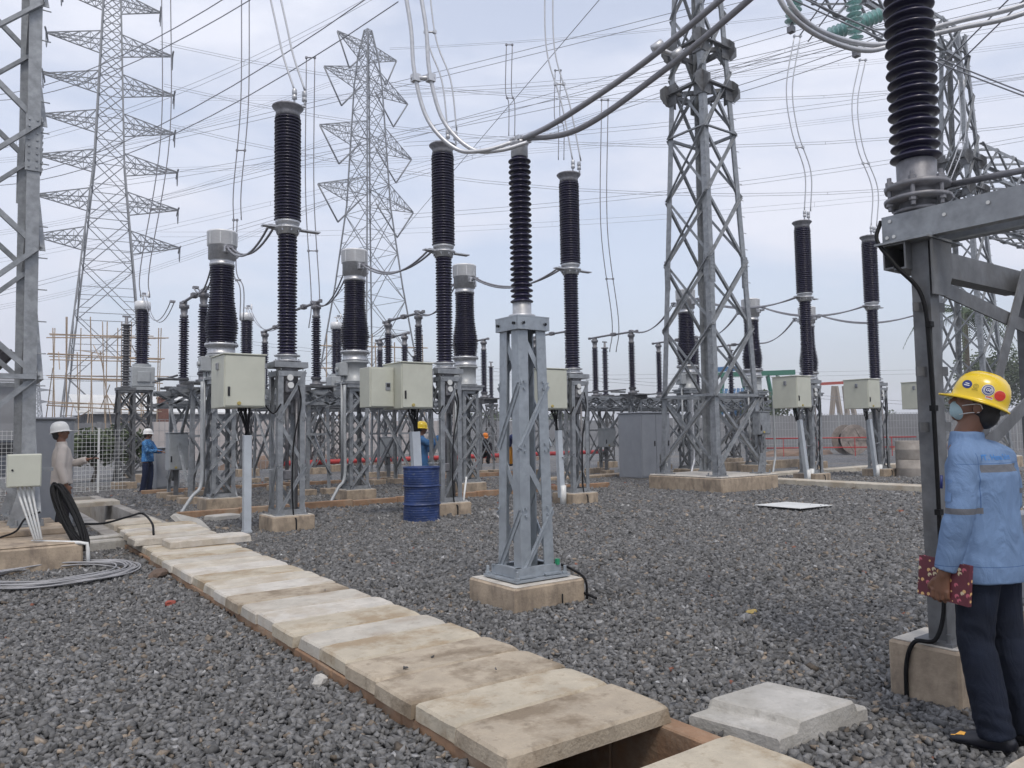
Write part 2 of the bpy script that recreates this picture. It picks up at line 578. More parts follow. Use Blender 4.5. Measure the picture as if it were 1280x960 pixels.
def stones(dmin, dmax, step, smin, smax, base, half=0.70, skirt=0.6):
    excl = [] if step == .16 else EXCL
    bv, bf = base
    # jittered grid in yard coordinates inside the view wedge
    Rm = dmax + 2
    xs = np.arange(-Rm, Rm, step)
    X, Y = np.meshgrid(xs, xs)
    X = X.ravel() + rng.uniform(-.6, .6, X.size) * step
    Y = Y.ravel() + rng.uniform(-.6, .6, Y.size) * step
    dep = X * fwd.x + Y * fwd.y
    lat = X * r0.x + Y * r0.y
    ok = (dep > dmin) & (dep <= dmax) & (np.abs(lat) < dep * half + skirt + .15)
    for (a, b, c, d) in excl:
        ok &= ~((X > a) & (X < b) & (Y > c) & (Y < d))
    X, Y = X[ok], Y[ok]
    n = X.size
    s = rng.uniform(smin, smax, n) * np.where(rng.random(n) < .06, 1.35, 1)
    # variants: jittered vertices
    K = 90
    var = bv[None] * (1 + rng.uniform(-.38, .34, (K, bv.shape[0], 1))) + rng.normal(0, .19, (K, bv.shape[0], 3))
    var = var * np.stack([rng.uniform(.85, 1.35, K), rng.uniform(.65, 1.0, K), rng.uniform(.45, .75, K)], 1)[:, None, :]
    ch = rng.integers(0, K, n)
    # random rotation: mostly flat-lying
    yaw = rng.uniform(0, 2 * np.pi, n); tx = rng.normal(0, .45, n); ty = rng.normal(0, .45, n)
    cz, sz, cx, sx, cy, sy = np.cos(yaw), np.sin(yaw), np.cos(tx), np.sin(tx), np.cos(ty), np.sin(ty)
    Rz = np.zeros((n, 3, 3)); Rz[:, 0, 0] = cz; Rz[:, 0, 1] = -sz; Rz[:, 1, 0] = sz; Rz[:, 1, 1] = cz; Rz[:, 2, 2] = 1
    Rx = np.zeros((n, 3, 3)); Rx[:, 0, 0] = 1; Rx[:, 1, 1] = cx; Rx[:, 1, 2] = -sx; Rx[:, 2, 1] = sx; Rx[:, 2, 2] = cx
    Ry = np.zeros((n, 3, 3)); Ry[:, 1, 1] = 1; Ry[:, 0, 0] = cy; Ry[:, 0, 2] = sy; Ry[:, 2, 0] = -sy; Ry[:, 2, 2] = cy
    Rm_ = Rx @ Ry @ Rz
    P = np.einsum('nij,nkj->nki', Rm_, var[ch]) * s[:, None, None]
    P[:, :, 0] += X[:, None]; P[:, :, 1] += Y[:, None]
    P[:, :, 2] += (rng.uniform(-.006, .018, n) + s * .25 + .006 * np.sin(X * 1.7) * np.cos(Y * 1.3))[:, None]
    Fc = bf[None] + (np.arange(n) * bv.shape[0])[:, None, None]
    g = np.clip(rng.normal(.146, .043, n), .07, .30)
    col = np.stack([g * 1.0, g * .995, g * .99, np.ones(n)], 1)
    br = rng.random(n)
    w1 = br < .05
    col[w1, :3] = np.stack([g[w1] * 1.45, g[w1] * 1.2, g[w1] * .95], 1)
    w2 = (br > .05) & (br < .062)
    col[w2, :3] = g[w2, None] * 2.0
    w3 = (br > .07) & (br < .0708)
    col[w3, :3] = (.22, .09, .06)
    return P.reshape(-1, 3), Fc.reshape(-1, 3), np.repeat(col, bv.shape[0], 0)
parts = [stones(1.6, 7.0, .025, .0145, .0285, cubeish()), stones(7.0, 13, .034, .020, .035, cubeish()), stones(13, 25, .054, .03, .050, cubeish())]
a_, b_, c_ = stones(2.2, 11, .16, .008, .019, cubeish())
cen = a_.reshape(-1, 8, 3)
ok_ = (cen[:, :, 0].min(1) > 1.93) & (cen[:, :, 0].max(1) < 2.9) & ~((cen[:, 0, 1] > 2.2) & (cen[:, 0, 1] < 2.7)) & (cen[:, 0, 1] < 9.6) & (rng.random(len(cen)) < .012)
k_ = int(ok_.sum()); cen = cen[ok_]; cen[:, :, 2] += .158
parts.append((cen.reshape(-1, 3), (cubeish()[1][None] + (np.arange(k_) * 8)[:, None, None]).reshape(-1, 3), c_.reshape(-1, 8, 4)[ok_].reshape(-1, 4)))
off = 0
PP, FF, CC = [], [], []
for a, b, c in parts:
    PP.append(a); FF.append(b + off); CC.append(c); off += a.shape[0]
PP, FF, CC = np.concatenate(PP), np.concatenate(FF), np.concatenate(CC)
me = bpy.data.meshes.new('gravel')
me.vertices.add(PP.shape[0]); me.vertices.foreach_set('co', PP.astype(np.float32).ravel())
me.loops.add(FF.size); me.loops.foreach_set('vertex_index', FF.astype(np.int32).ravel())
me.polygons.add(FF.shape[0])
me.polygons.foreach_set('loop_start', np.arange(0, FF.size, 3, dtype=np.int32))
me.update(calc_edges=True)
ca = me.color_attributes.new('stone', 'FLOAT_COLOR', 'POINT')
ca.data.foreach_set('color', CC.astype(np.float32).ravel())
sm = bpy.data.materials.new('crushed_stone'); sm.use_nodes = True
b_ = sm.node_tree.nodes['Principled BSDF']; b_.inputs['Roughness'].default_value = .8
b_.inputs['Specular IOR Level'].default_value = .35
at_ = sm.node_tree.nodes.new('ShaderNodeAttribute'); at_.attribute_name = 'stone'
nn = sm.node_tree.nodes.new('ShaderNodeTexNoise'); nn.inputs['Scale'].default_value = 70; nn.inputs['Detail'].default_value = 3
g3 = sm.node_tree.nodes.new('ShaderNodeNewGeometry')
sm.node_tree.links.new(g3.outputs['Position'], nn.inputs['Vector'])
mr = sm.node_tree.nodes.new('ShaderNodeMapRange'); mr.inputs['From Min'].default_value = .3; mr.inputs['From Max'].default_value = .7
mr.inputs['To Min'].default_value = .75; mr.inputs['To Max'].default_value = 1.2
sm.node_tree.links.new(nn.outputs['Fac'], mr.inputs['Value'])
vm = sm.node_tree.nodes.new('ShaderNodeVectorMath'); vm.operation = 'SCALE'
sm.node_tree.links.new(at_.outputs['Color'], vm.inputs[0]); sm.node_tree.links.new(mr.outputs[0], vm.inputs['Scale'])
sm.node_tree.links.new(vm.outputs[0], b_.inputs['Base Color'])
me.materials.append(sm)
go = bpy.data.objects.new('gravel', me); COL.objects.link(go)
tag(go, 'loose grey crushed stone covering the whole yard', 'gravel', kind='stuff')
print('stones faces', FF.shape[0])

# ------------------------------------------------------------------ concrete cover slabs
def slab_mesh(mb, w, d, h, seed=0, chips=3):
    """a cast slab: bevelled, with slightly wavy edges and broken corners"""
    rnd = random.Random(seed)
    nx, ny = 10, 6
    top, bot = {}, {}
    vs, fs = [], []
    def P(i, j, z, inset):
        x = -w / 2 + inset + (w - 2 * inset) * i / nx
        y = -d / 2 + inset + (d - 2 * inset) * j / ny
        return V((x, y, z))
    def nz(v, a): return noise.noise(v * 3 + V((seed * 7.1, seed * 3.3, 0))) * a
    levels = [(0, 0), (h * .02, -0.0), (h * .84, 0.0), (h, .012)]
    rings = []
    for z, ins in levels:
        ring = []
        path = [(i, 0) for i in range(nx)] + [(nx, j) for j in range(ny)] + [(nx - i, ny) for i in range(nx)] + [(0, ny - j) for j in range(ny)]
        for (i, j) in path:
            p = P(i, j, z, ins)
            p.x += nz(V((p.x * 3, p.y * 3, z * 6)), .005) ; p.y += nz(V((p.y * 3, p.x * 3, z * 6 + 4)), .003)
            if z == h: p.z += nz(V((p.x * 2, p.y * 2, 9)), .003)
            ring.append(p)
        rings.append(ring)
    ncorner = [0, nx, nx + ny, 2 * nx + ny]
    for k in rnd.sample(ncorner, min(chips, 4)):
        a = rnd.uniform(.004, .014)
        for ri in (2, 3):
            p = rings[ri][k % len(rings[0])]
            p.x -= a * (1 if p.x > 0 else -1); p.y -= a * (1 if p.y > 0 else -1); p.z -= a * .4
    n = len(rings[0])
    for r in rings: vs += r
    for li in range(len(rings) - 1):
        for k in range(n):
            fs.append((li * n + k, li * n + (k + 1) % n, (li + 1) * n + (k + 1) % n, (li + 1) * n + k))
    fs.append(tuple(range(n))[::-1])
    fs.append(tuple(range((len(rings) - 1) * n, len(rings) * n)))
    mb.add(vs, fs)
ordn = ['first', 'second', 'third', 'fourth', 'fifth', 'sixth', 'seventh', 'eighth', 'ninth', 'tenth', 'eleventh', 'twelfth', 'thirteenth', 'fourteenth', 'fifteenth', 'sixteenth', 'seventeenth', 'eighteenth', 'nineteenth', 'twentieth', 'twenty-first', 'twenty-second']
SC = [3, 2, 3, 3, 2, 1, 2, 4, 1, 3, 4, 0, 2, 4, 0, 1, 2, 0, 4, 0]
SN = ['pale', 'grey', 'tan', 'brown stained', 'whitish']
y = 2.66
for i in range(19):
    if y > 9.85: break
    wd = random.Random(i + 50).uniform(.37, .44)
    if i == 0: wd = .44
    m = MB(); slab_mesh(m, random.uniform(.97, 1.0), wd - .018, .085, i)
    o = m.build('cover_slab', SLABS[SC[i]])
    o.location = (2.385 + random.uniform(-.018, .018), y + wd / 2, .073 + random.uniform(-.002, .004))
    o.rotation_euler = (random.uniform(-.004, .004), random.uniform(-.006, .006), random.uniform(-.012, .012))
    tag(o, '%s concrete slab, %s from the open near end of the walkway' % (SN[SC[i]], ordn[i]), 'slab', 'cover slabs of the walkway')
    y += wd
ys = y
# slabs nearer than the gap
for k, (yy, wd, nm, ci) in enumerate(((2.27, .46, 'broad cracked tan slab just in front of the dark trench gap', 2), (1.79, .44, 'tan slab at the bottom edge of the photo before the gap', 3),
                              (1.33, .44, 'slab of the walkway nearest the camera foot', 0))):
    m = MB(); slab_mesh(m, .98, wd, .085, 70 + k)
    o = m.build('cover_slab', SLABS[ci]); o.location = (2.315, yy - wd / 2, .075)
    tag(o, nm, 'slab', 'cover slabs of the walkway')
# short brick piece across the gap
m = MB(); m.bb(2.80, 2.92, 2.25, 2.66, -.3, .068, .01)
struct(m.build('trench_edge', PLINTH))
# slabs stacked askew at the far end
far = [(2.62, 10.2, .165, .98, .42, .02, 4, 'thick whitish slab lying across the far end of the walkway'),
       (2.33, 10.75, .165, 1.0, .40, .04, 1, 'grey slab behind the thick whitish slab at the far end'),
       (2.36, 11.2, .165, 1.0, .40, .05, 0, 'pale slab, middle of the raised row at the far end'),
       (2.38, 11.65, .165, 1.0, .40, .03, 4, 'whitish slab towards the back of the raised row'),
       (2.42, 12.1, .165, 1.0, .40, .05, 2, 'tan slab at the back of the raised row by the trench'),
       (2.42, ys + .2, .075, .98, .4, 0, 2, 'tan slab tucked under the thick whitish slab'),
       (2.42, ys + .62, .075, .98, .4, 0, 0, 'pale lower slab under the raised row, nearer one'),
       (2.42, ys + 1.04, .075, .98, .4, 0, 1, 'grey lower slab under the middle of the raised row'),
       (2.42, ys + 1.46, .075, .98, .4, 0, 0, 'pale lower slab under the raised row, farther one'),
       (2.42, ys + 1.88, .075, .98, .4, 0, 2, 'tan lower slab under the back of the raised row')]
for k, (x, yy, z, w_, d_, rz, ci, lb) in enumerate(far):
    m = MB(); slab_mesh(m, w_, d_, .085, 90 + k)
    o = m.build('cover_slab', SLABS[ci]); o.location = (x, yy, z); o.rotation_euler = (0, 0, rz)
    tag(o, lb, 'slab', 'slabs piled at the far end of the walkway')
# tilted broken slab
m = MB(); slab_mesh(m, .55, .38, .08, 120, 4)
o = m.build('cover_slab', LOOSE); o.location = (3.02, 12.75, .12); o.rotation_euler = (.5, .28, .5)
tag(o, 'broken grey slab tipped up against the far end of the walkway', 'slab')
for (x, yy, sx, sy, h, rz, lb, nm) in ((1.72, 11.75, .55, .42, .13, .12, 'small stepped concrete block by the black cable coil', 'concrete_block'),
                              (2.4, 13.9, .7, .9, .1, 0.0, 'pale slab over the trench beyond the gap by the man in white helmet', 'cover_slab'),
                              (2.45, 19.0, 1.0, .8, .1, 0.0, 'pale slab bridging the far trench beside the tall grey cabinet', 'cover_slab'),
                              (3.9, 14.2, .5, .35, .1, .3, 'small broken concrete piece on gravel before the grey frames', 'concrete_block')):
    m = MB(); slab_mesh(m, sx, sy, h, int(x * 10), 3)
    if nm == 'concrete_block' and x < 2: m.bb(-.27, .27, -.02, .2, h, h + .03, .008)
    o = m.build(nm, LOOSE if nm == 'concrete_block' else SLABS[0]); o.location = (x, yy, .02 if nm == 'concrete_block' else .06); o.rotation_euler = (0, 0, rz)
    tag(o, lb, 'slab' if nm == 'cover_slab' else 'concrete block')

# loose stepped slab by the gap
m = MB()
pts = [(-.33, -.19), (.29, -.19), (.33, -.12), (.35, .0), (.26, .2), (.02, .22), (-.33, .17)]
def stepslab():
    m = MB()
    w, d = .62, .40
    # profile along x: ledge on the left, groove, ledge on the right
    prof = [(-.34, 0), (-.34, .075), (-.33, .085), (-.215, .085), (-.205, .095), (-.19, .125), (-.18, .13), (.225, .13), (.235, .12), (.25, .085), (.33, .08), (.335, .07), (.335, 0)]
    n = len(prof)
    ys_ = [-.20, -.19, -.07, .07, .19, .205]
    vs = []
    for j, yv in enumerate(ys_):
        e = .012 if j in (0, 5) else 0
        for (px_, pz) in prof:
            k = noise.noise(V((px_ * 4, yv * 4, 1))) * .007
            vs.append((px_ + yv * -.22 + k, yv + k, max(0, pz - (e if pz > .02 else 0)) + k * .5 * (pz > .02)))
    fs = []
    for j in range(5):
        for i in range(n - 1):
            fs.append((j * n + i, (j + 1) * n + i, (j + 1) * n + i + 1, j * n + i + 1))
        fs.append((j * n + n - 1, (j + 1) * n + n - 1, (j + 1) * n, j * n))
    fs.append(tuple(range(n))); fs.append(tuple(range(5 * n, 6 * n))[::-1])
    m.add(vs, fs)
    return m
o = stepslab().build('cover_slab', LOOSE); o.location = (3.385, 2.42, .012); o.rotation_euler = (0, 0, -.03); o.scale = (1.04, 1.14, .98)
nonmanifold_fix(o.data)
tag(o, 'loose grey stepped slab lying on gravel beside the trench gap', 'slab')
m = MB(); slab_mesh(m, .95, .45, .085, 133)
o = m.build('cover_slab', SLABS[0]); o.location = (3.95, 1.23, .015); o.rotation_euler = (0, 0, -.02)
tag(o, 'pale slab corner on gravel at the feet of the worker in blue', 'slab')

# kerbs
def kerb(x0, x1, y0, y1, z, mt, lb, seg=1.1, along='x', nm='kerb'):
    m = MB()
    a, b = (x0, x1) if along == 'x' else (y0, y1)
    t = a
    while t < b - .05:
        e = min(b, t + seg * random.uniform(.85, 1.15))
        dz = random.uniform(-.012, .012)
        if along == 'x': m.bb(t, e - .006, y0, y1, -.05, z + dz, .012)
        else: m.bb(x0, x1, t, e - .006, -.05, z + dz, .012)
        t = e
    o = m.build(nm, mt); tag(o, lb, 'kerb'); return o
def skerb(*a, **k): 
    o = kerb(*a, **k); o['kind'] = 'structure'
    return o
skerb(3.3, 13.9, 14.85, 14.98, .16, KERB, 'long brown kerb behind the breaker row')
skerb(13.0, 20.0, 18.0, 18.5, .12, PLINTH, 'low kerb behind the grey cabinet')
skerb(4.0, 16.0, 22.0, 22.15, .14, KERB, 'kerb under the switch frames')
skerb(17.35, 17.9, 7.2, 13.3, .17, SLABS[0], 'covered duct right of the lattice tower', seg=1.5, along='y')
skerb(17.9, 30, 14.3, 14.85, .14, SLABS[0], 'covered duct behind the right breaker row', seg=1.5)
skerb(21.5, 26.5, 17.6, 17.9, .30, PLINTH, 'low tan block by the fence', seg=2.6)

# white sheet, stones
m = MB(); m.box((0, 0, .02), (1.0, .95, .012), bev=.003)
o = m.build('white_panel', WHITEP); o.location = (12.55, 8.52, .06); o.rotation_euler = (0.0, 0.01, .0)
tag(o, 'flat white square panel lying on the open gravel', 'panel')
def rock(loc, s, c, lb, nm, rz=0):
    v, f = ico()
    bm = bmesh.new(); bmesh.ops.create_icosphere(bm, subdivisions=2, radius=1)
    for vv in bm.verts:
        k = 1 + noise.noise(vv.co * 1.3 + V(loc)) * .45
        vv.co = V((vv.co.x * s[0], vv.co.y * s[1], max(vv.co.z, -.5) * s[2])) * k
    me = bpy.data.meshes.new(nm); bm.to_mesh(me); bm.free(); me.materials.append(c)
    o = bpy.data.objects.new(nm, me); COL.objects.link(o); o.location = loc; o.rotation_euler = (0, 0, rz)
    tag(o, lb, 'stone'); return o
g = gp(401, 862, .0); rock((g.x, g.y, .045), (.05, .04, .045), LOOSE, 'whitish broken stone on dark gravel left of the walkway', 'stone', .4)
g = gp(213, 759, .0); rock((g.x, g.y, .035), (.05, .035, .03), mat('red_brick', (.28, .07, .05), .9), 'small red brick fragment on the left gravel', 'brick_fragment', .3)
g = gp(199, 724, .0); rock((g.x, g.y, .05), (.14, .09, .06), mat('brown_mud', (.12, .085, .065), .95), 'dark brown muddy lump beside the walkway kerb', 'stone', .6)
g = gp(940, 769, .0); rock((g.x, g.y, .03), (.06, .035, .018), mat('dry_leaf', (.40, .30, .11), .9), 'yellowish dry scrap on the middle gravel', 'scrap', .2)

# ================================================================== EQUIPMENT
def plinth_mb(w, d, h):
    m = MB(); m.bb(-w / 2, w / 2, -d / 2, d / 2, -.1, h - .008, .014)
    m.m = 1; m.bb(-w / 2 + .02, w / 2 - .02, -d / 2 + .02, d / 2 - .02, h - .0075, h, .003)
    return m
def add_plinth(par, w, d, h):
    return plinth_mb(w, d, h).build('concrete_base', [PLINTH, PLTOP], par)
def lattice(par, z0, z1, w0, w1, npan, lw=.09, bw=.05, mt=None, style='X', c=(0, 0), d0=None, d1=None, sides='NSEW', gus=0, hband=True, separate_legs=True):
    """four angle legs (each a part) and one bracing part"""
    mt = mt or GALV
    d0 = d0 or w0; d1 = d1 or w1
    def cor(sx, sy, t):
        w_ = w0 + (w1 - w0) * t; d_ = d0 + (d1 - d0) * t
        return V((c[0] + sx * w_ / 2, c[1] + sy * d_ / 2, z0 + (z1 - z0) * t))
    for sx in (-1, 1):
        for sy in (-1, 1):
            m = MB(); m.ang(cor(sx, sy, 0), cor(sx, sy, 1), lw, lw * .11, (-sx, 0, 0), (0, -sy, 0))
            m.box(cor(sx, sy, 0) + V((-sx * lw * .4, -sy * lw * .4, .008)), (lw * 1.7, lw * 1.7, .016))
            m.build('leg', mt, par)
    m = MB()
    faces = {'S': ((-1, -1), (1, -1), (0, -1, 0)), 'N': ((1, 1), (-1, 1), (0, 1, 0)), 'W': ((-1, 1), (-1, -1), (-1, 0, 0)), 'E': ((1, -1), (1, 1), (1, 0, 0))}
    for k in sides:
        a, b, nrm = faces[k]
        nrm = V(nrm)
        for i in range(npan):
            t0, t1 = i / npan, (i + 1) / npan
            A0, A1, B0, B1 = cor(*a, t0), cor(*a, t1), cor(*b, t0), cor(*b, t1)
            o1, o2 = nrm * .004, nrm * (-.006 - bw * .1)
            if style == 'X':
                m.ang(A0 + o1, B1 + o1, bw, bw * .12, Z, nrm)
                m.ang(B0 + o2, A1 + o2, bw, bw * .12, Z, -nrm)
            elif style == 'Z':
                if i % 2 == 0: m.bar(A0 + nrm * .006, B1 + nrm * .006, .007, bw, nrm); m.bar(A0 + nrm * .012 + Z * bw * .5, B1 + nrm * .012 + Z * bw * .5, .02, .006, nrm)
                else: m.bar(B0 - nrm * .018, A1 - nrm * .018, .007, bw, nrm)
        if hband:
            for t in (0.02, .985):
                A, B = cor(*a, t), cor(*b, t)
                m.bar(A + nrm * .006, B + nrm * .006, .008, bw * 1.5, nrm)
        if gus:
            for i in range(npan + 1):
                for q in (a, b):
                    P_ = cor(*q, min(i / npan, .99))
                    m.box(P_ + nrm * .005, (gus if abs(nrm.x) < .5 else .01, gus if abs(nrm.y) < .5 else .01, gus * 1.6))
    # bolts
    for sx in (-1, 1):
        for sy in (-1, 1):
            for i in range(npan + 1):
                P_ = cor(sx, sy, i / npan)
                for dz in (-.03, .03):
                    m.box(P_ + V((-sx * lw * .5, sy * .008, dz)), (.018, .02, .018))
    m.build('bracing', mt, par)

INS = {}
def insulator(par, name, key, mt, loc=(0, 0, 0), **k):
    if key not in INS:
        m = MB(); m.lathe(ins_profile(**{a: b for a, b in k.items() if a != 'seg'}), k.get('seg', 28))
        INS[key] = m.mesh(name, mt)
    o = bpy.data.objects.new(name, INS[key]); COL.objects.link(o); o.parent = par; o.location = loc
    return o

def flange(m, z0, z1, r, nb=8, c=(0, 0)):
    h = z1 - z0
    m.lathe([(r * .8, z0), (r, z0 + .004), (r, z0 + .022), (r * .72, z0 + .03), (r * .7, z1 - .03), (r * .95, z1 - .022), (r * .95, z1 - .003), (r * .75, z1)], 24, (c[0], c[1], 0))
    for k in range(nb):
        t = 2 * pi * k / nb
        m.cyl((c[0] + r * .87 * cos(t), c[1] + r * .87 * sin(t), z0 - .015), .012, .06, 6)

def cabinet(par, c, sx, sy, sz, name='control_cabinet', mt=None, handle=True, vent=True, hood=True):
    """c = centre of the bottom face; door faces -Y"""
    mt = mt or CABI
    x, y, z = c
    m = MB(); m.bb(x - sx / 2, x + sx / 2, y - sy / 2, y + sy / 2, z, z + sz, .008)
    if hood: m.bb(x - sx / 2 - .015, x + sx / 2 + .015, y - sy / 2 - .03, y + sy / 2 + .015, z + sz + .001, z + sz + .022, .006)
    cab = m.build(name, mt, par)
    m = MB(); m.box((x, y - sy / 2 - .008, z + sz / 2), (sx - .03, .018, sz - .04), bev=.005)
    d = m.build('door', mt, cab)
    if handle:
        m = MB(); m.box((x - sx * .39, y - sy / 2 - .03, z + sz * .30), (.022, .025, .11), bev=.006)
        m.box((x - sx * .39, y - sy / 2 - .02, z + sz * .30), (.035, .008, .14))
        m.build('handle', BLACKP, d)
        m = MB()
        for zz in (.2, .8): m.box((x + sx / 2 - .004, y - sy / 2 - .012, z + sz * zz), (.022, .022, .07), bev=.004)
        m.tube([(x + sx / 2 - .004, y - sy / 2 - .014, z + sz * .18), (x + sx / 2 - .004, y - sy / 2 - .014, z + sz * .82)], .004, 6)
        m.build('hinge', GREYC, d)
        m = MB(); m.cyl((x - sx * .15, y - sy / 2 - .016, z + .06), .028, .02, 16, Matrix.Rotation(pi / 2, 3, 'X')); m.build('name_disc', mat('brass_disc', (.45, .36, .12), .5, .4), d)
    if vent:
        m = MB()
        m.box((x - sx / 2 - .012, y - sy * .05, z + sz * .80), (.03, .075, .11), bev=.006)
        for k in range(4): m.box((x - sx / 2 - .03, y - sy * .05, z + sz * .80 - .035 + k * .023), (.012, .06, .008))
        m.build('vent', GREYC, cab)
    return cab

def wire_bundle(par, p0, p1, n=10, spread=.09):
    m = MB()
    for k in range(n):
        a = V(p0) + V((random.uniform(-spread, spread), random.uniform(-spread * .6, spread * .6), 0))
        b = V(p1) + V((random.uniform(-.03, .03), random.uniform(-.03, .03), 0))
        mid = a.lerp(b, .5) + V((random.uniform(-.03, .03), random.uniform(-.03, .03), 0))
        m.tube(spline([a, a - Z * .04, mid, b], 4), .009, 6)
        m.cyl(a - Z * .05, .015, .05, 8)
    return m.build('cable_bundle', DARK, par)

CBG = 'live tank circuit breakers'
def make_breaker(label, kind='A'):
    t = thing('circuit_breaker', label, 'circuit breaker', group=CBG)
    add_plinth(t, .68, .66, .26)
    lattice(t, .26, 2.52, .44, .44, 3, .085, .055, GALV, 'Z', d0=.40)
    m = MB()   # mechanism housing between the legs + head frame
    for s in (-1, 1):
        m.chan((-.27, s * .215, 2.63), (.27, s * .215, 2.63), .09, .06, .01, Z, (0, -s, 0))
        m.chan((s * .272, -.21, 2.63), (s * .272, .21, 2.63), .09, .06, .01, Z, (-s, 0, 0))
    m.build('head_frame', GALV, t)
    m = MB(); m.lathe([(.0, 2.02), (.09, 2.04), (.12, 2.1), (.12, 2.34), (.17, 2.38), (.17, 2.69)], 20)
    m.box((-.02, -.14, 2.28), (.13, .12, .2), bev=.02)
    m.box((.16, .06, 2.1), (.11, .14, .5), bev=.02)
    m.tube([(0, 0, 2.04), (0, 0, .9)], .03, 10); m.box((0, 0, .88), (.12, .1, .16), bev=.02)
    m.tube([(.12, -.1, .27), (.12, -.1, 2.1)], .02, 8)
    h = m.build('operating_mechanism', CAST, t)
    m = MB()
    for (gx, gz) in ((-.03, 2.42), (-.02, 2.30)):
        m.cyl((gx, -.205, gz), .05, .03, 16, Matrix.Rotation(pi / 2, 3, 'X'))
    m.build('gauge', WHITEP, h)
    m = MB(); flange(m, 2.685, 2.80, .215, 10); m.build('lower_flange', ALU, t)
    insulator(t, 'lower_insulator', 'cb_lo', PORC, z0=2.80, z1=4.76, core=.115, shed=.158, n=38, shed2=.152)
    m = MB(); m.lathe([(.13, 4.76), (.17, 4.765), (.175, 4.83), (.22, 4.85), (.225, 4.875), (.155, 4.885), (.15, 4.93), (.19, 4.94), (.2, 4.985), (.15, 4.99)], 26)
    m.box((.33, 0, 4.87), (.42, .13, .02)); m.box((-.27, 0, 4.868), (.30, .12, .02))
    for k in range(8): m.cyl((.185 * cos(k * pi / 4), .185 * sin(k * pi / 4), 4.80), .013, .1, 6)
    m.build('middle_terminal', ALU, t)
    insulator(t, 'upper_insulator', 'cb_up', PORC, z0=4.99, z1=6.72, core=.172, shed=.217, n=34, shed2=.212)
    m = MB(); m.lathe([(.17, 6.715), (.20, 6.73), (.19, 6.78), (.20, 6.82), (.245, 6.87), (.255, 6.89), (.24, 6.905), (.1, 6.915), (0, 6.917)], 26)
    m.build('top_cap', CAST, t)
    m = MB(); m.bar((-.1, 0, 6.935), (.28, -.04, 6.955), .07, .02)
    m.tube([(.1, -.02, 6.95), (.1, -.02, 7.08)], .018, 8); m.tube([(.27, -.04, 6.95), (.27, -.04, 7.10)], .018, 8)
    for x in (.1, .27):
        m.lathe([(.02, 7.04), (.042, 7.05), (.042, 7.10), (.034, 7.11), (.034, 7.12), (.042, 7.13), (.042, 7.20), (.03, 7.22)], 12, (x, -.03, 0))
    m.build('top_clamp', ALU, t)
    # cabinet on the left
    z = 1.94
    cab = cabinet(t, (-.78, -.02, z), .62, .70, .79)
    m = MB()
    for zz in (z + .1, z + .68): m.bar((-.5, .12, zz), (-.2, .12, zz), .05, .05)
    m.bar((-.45, -.15, .98), (-.2, -.15, .98), .05, .02)
    m.build('cabinet_bracket', GALV, t)
    if kind == 'B':
        m = MB(); m.bb(-1.56, -1.095, -.10, .30, 1.97, 2.66, .006)
        p = m.build('side_panel', CABI, t)
        m = MB(); m.box((-1.325, -.107, 2.31), (.42, .014, .65), bev=.004); pd = m.build('door', CABI, p)
        m = MB(); m.box((-1.22, -.12, 2.33), (.09, .02, .13), bev=.004); m.m = 1; m.box((-1.22, -.132, 2.35), (.06, .01, .06)); m.build('meter', [GREYC, BLACKP], pd)
    if kind in 'AB':
        wire_bundle(t, (-.70, -.05, z), (-.66, -.08, 1.52), 12, .1)
        m = MB()
        if kind == 'A': m.box((-.66, -.10, .76), (.115, .10, 1.52), bev=.006); m.box((-.66, -.10, .03), (.135, .12, .08))
        else: m.box((-.66, -.08, 1.12), (.16, .12, .84), Matrix.Rotation(radians(-3), 3, 'Y'), bev=.006)
        m.build('cable_duct', DUCT, t)
    elif kind == 'C':
        wire_bundle(t, (-.6, -.05, z), (-.5, -.08, 1.5), 10, .1)
        m = MB(); m.box((-.46, -.09, .85), (.12, .10, 1.35), Matrix.Rotation(radians(-2), 3, 'Y'), bev=.006); m.build('cable_duct', DUCT, t)
        m = MB(); m.tube([(-.42, -.12, 0.0), (-.42, -.12, .42)], .065, 14); m.build('conduit_pipe', PVC, t)
    else:
        wire_bundle(t, (-.72, -.05, z), (-.66, -.08, 1.6), 10, .08)
        m = MB(); m.box((-.5, -.12, .82), (.12, .10, 1.66), Matrix.Rotation(radians(-9), 3, 'Y'), bev=.006); m.build('cable_duct', DUCT, t)
        m = MB(); m.tube([(-.40, -.16, 0.0), (-.40, -.16, .36)], .06, 14); m.tube([(-.24, -.16, 0.0), (-.24, -.16, .38)], .06, 14); m.build('conduit_pipe', PVC, t)
    # small pipes and earthing strap
    m = MB()
    m.tube(spline([(.1, -.23, 2.3), (.14, -.24, 2.0), (.02, -.25, 1.4), (.0, -.24, .7), (.02, -.25, .26), (.02, -.36, .2), (.02, -.37, 0)], 5), .012, 6)
    m.tube(spline([(-.18, -.23, 2.0), (-.3, -.24, 1.85), (-.42, -.2, 1.98)], 5), .012, 6)
    m.build('earth_cable', DARK, t)
    return t
cbs = []
a = make_breaker('tall black breaker with cream cabinet over a straight pale duct, leftmost', 'A'); a.location = (4.32, 12.1, 0); cbs.append(a)
a = make_breaker('tall breaker with two cream cabinets side by side above the blue drum', 'B'); a.location = (7.3, 12.15, 0); cbs.append(a)
a = make_breaker('tall breaker whose cabinet is half hidden by the middle steel pedestal', 'C'); a.location = (10.35, 12.1, 0); cbs.append(a)
a = make_breaker('breaker just right of the big lattice tower, cabinet on slanted duct', 'D'); a.location = (18.95, 12.25, 0); a.scale = (1.045,) * 3; cbs.append(a)
a = dup(a, (22.15, 12.1, 0), label='breaker left of the near right steel post, on two white pipe stubs'); cbs.append(a)
a = dup(a, (25.25, 12.0, 0), label='breaker mostly hidden behind the near right steel post'); cbs.append(a)

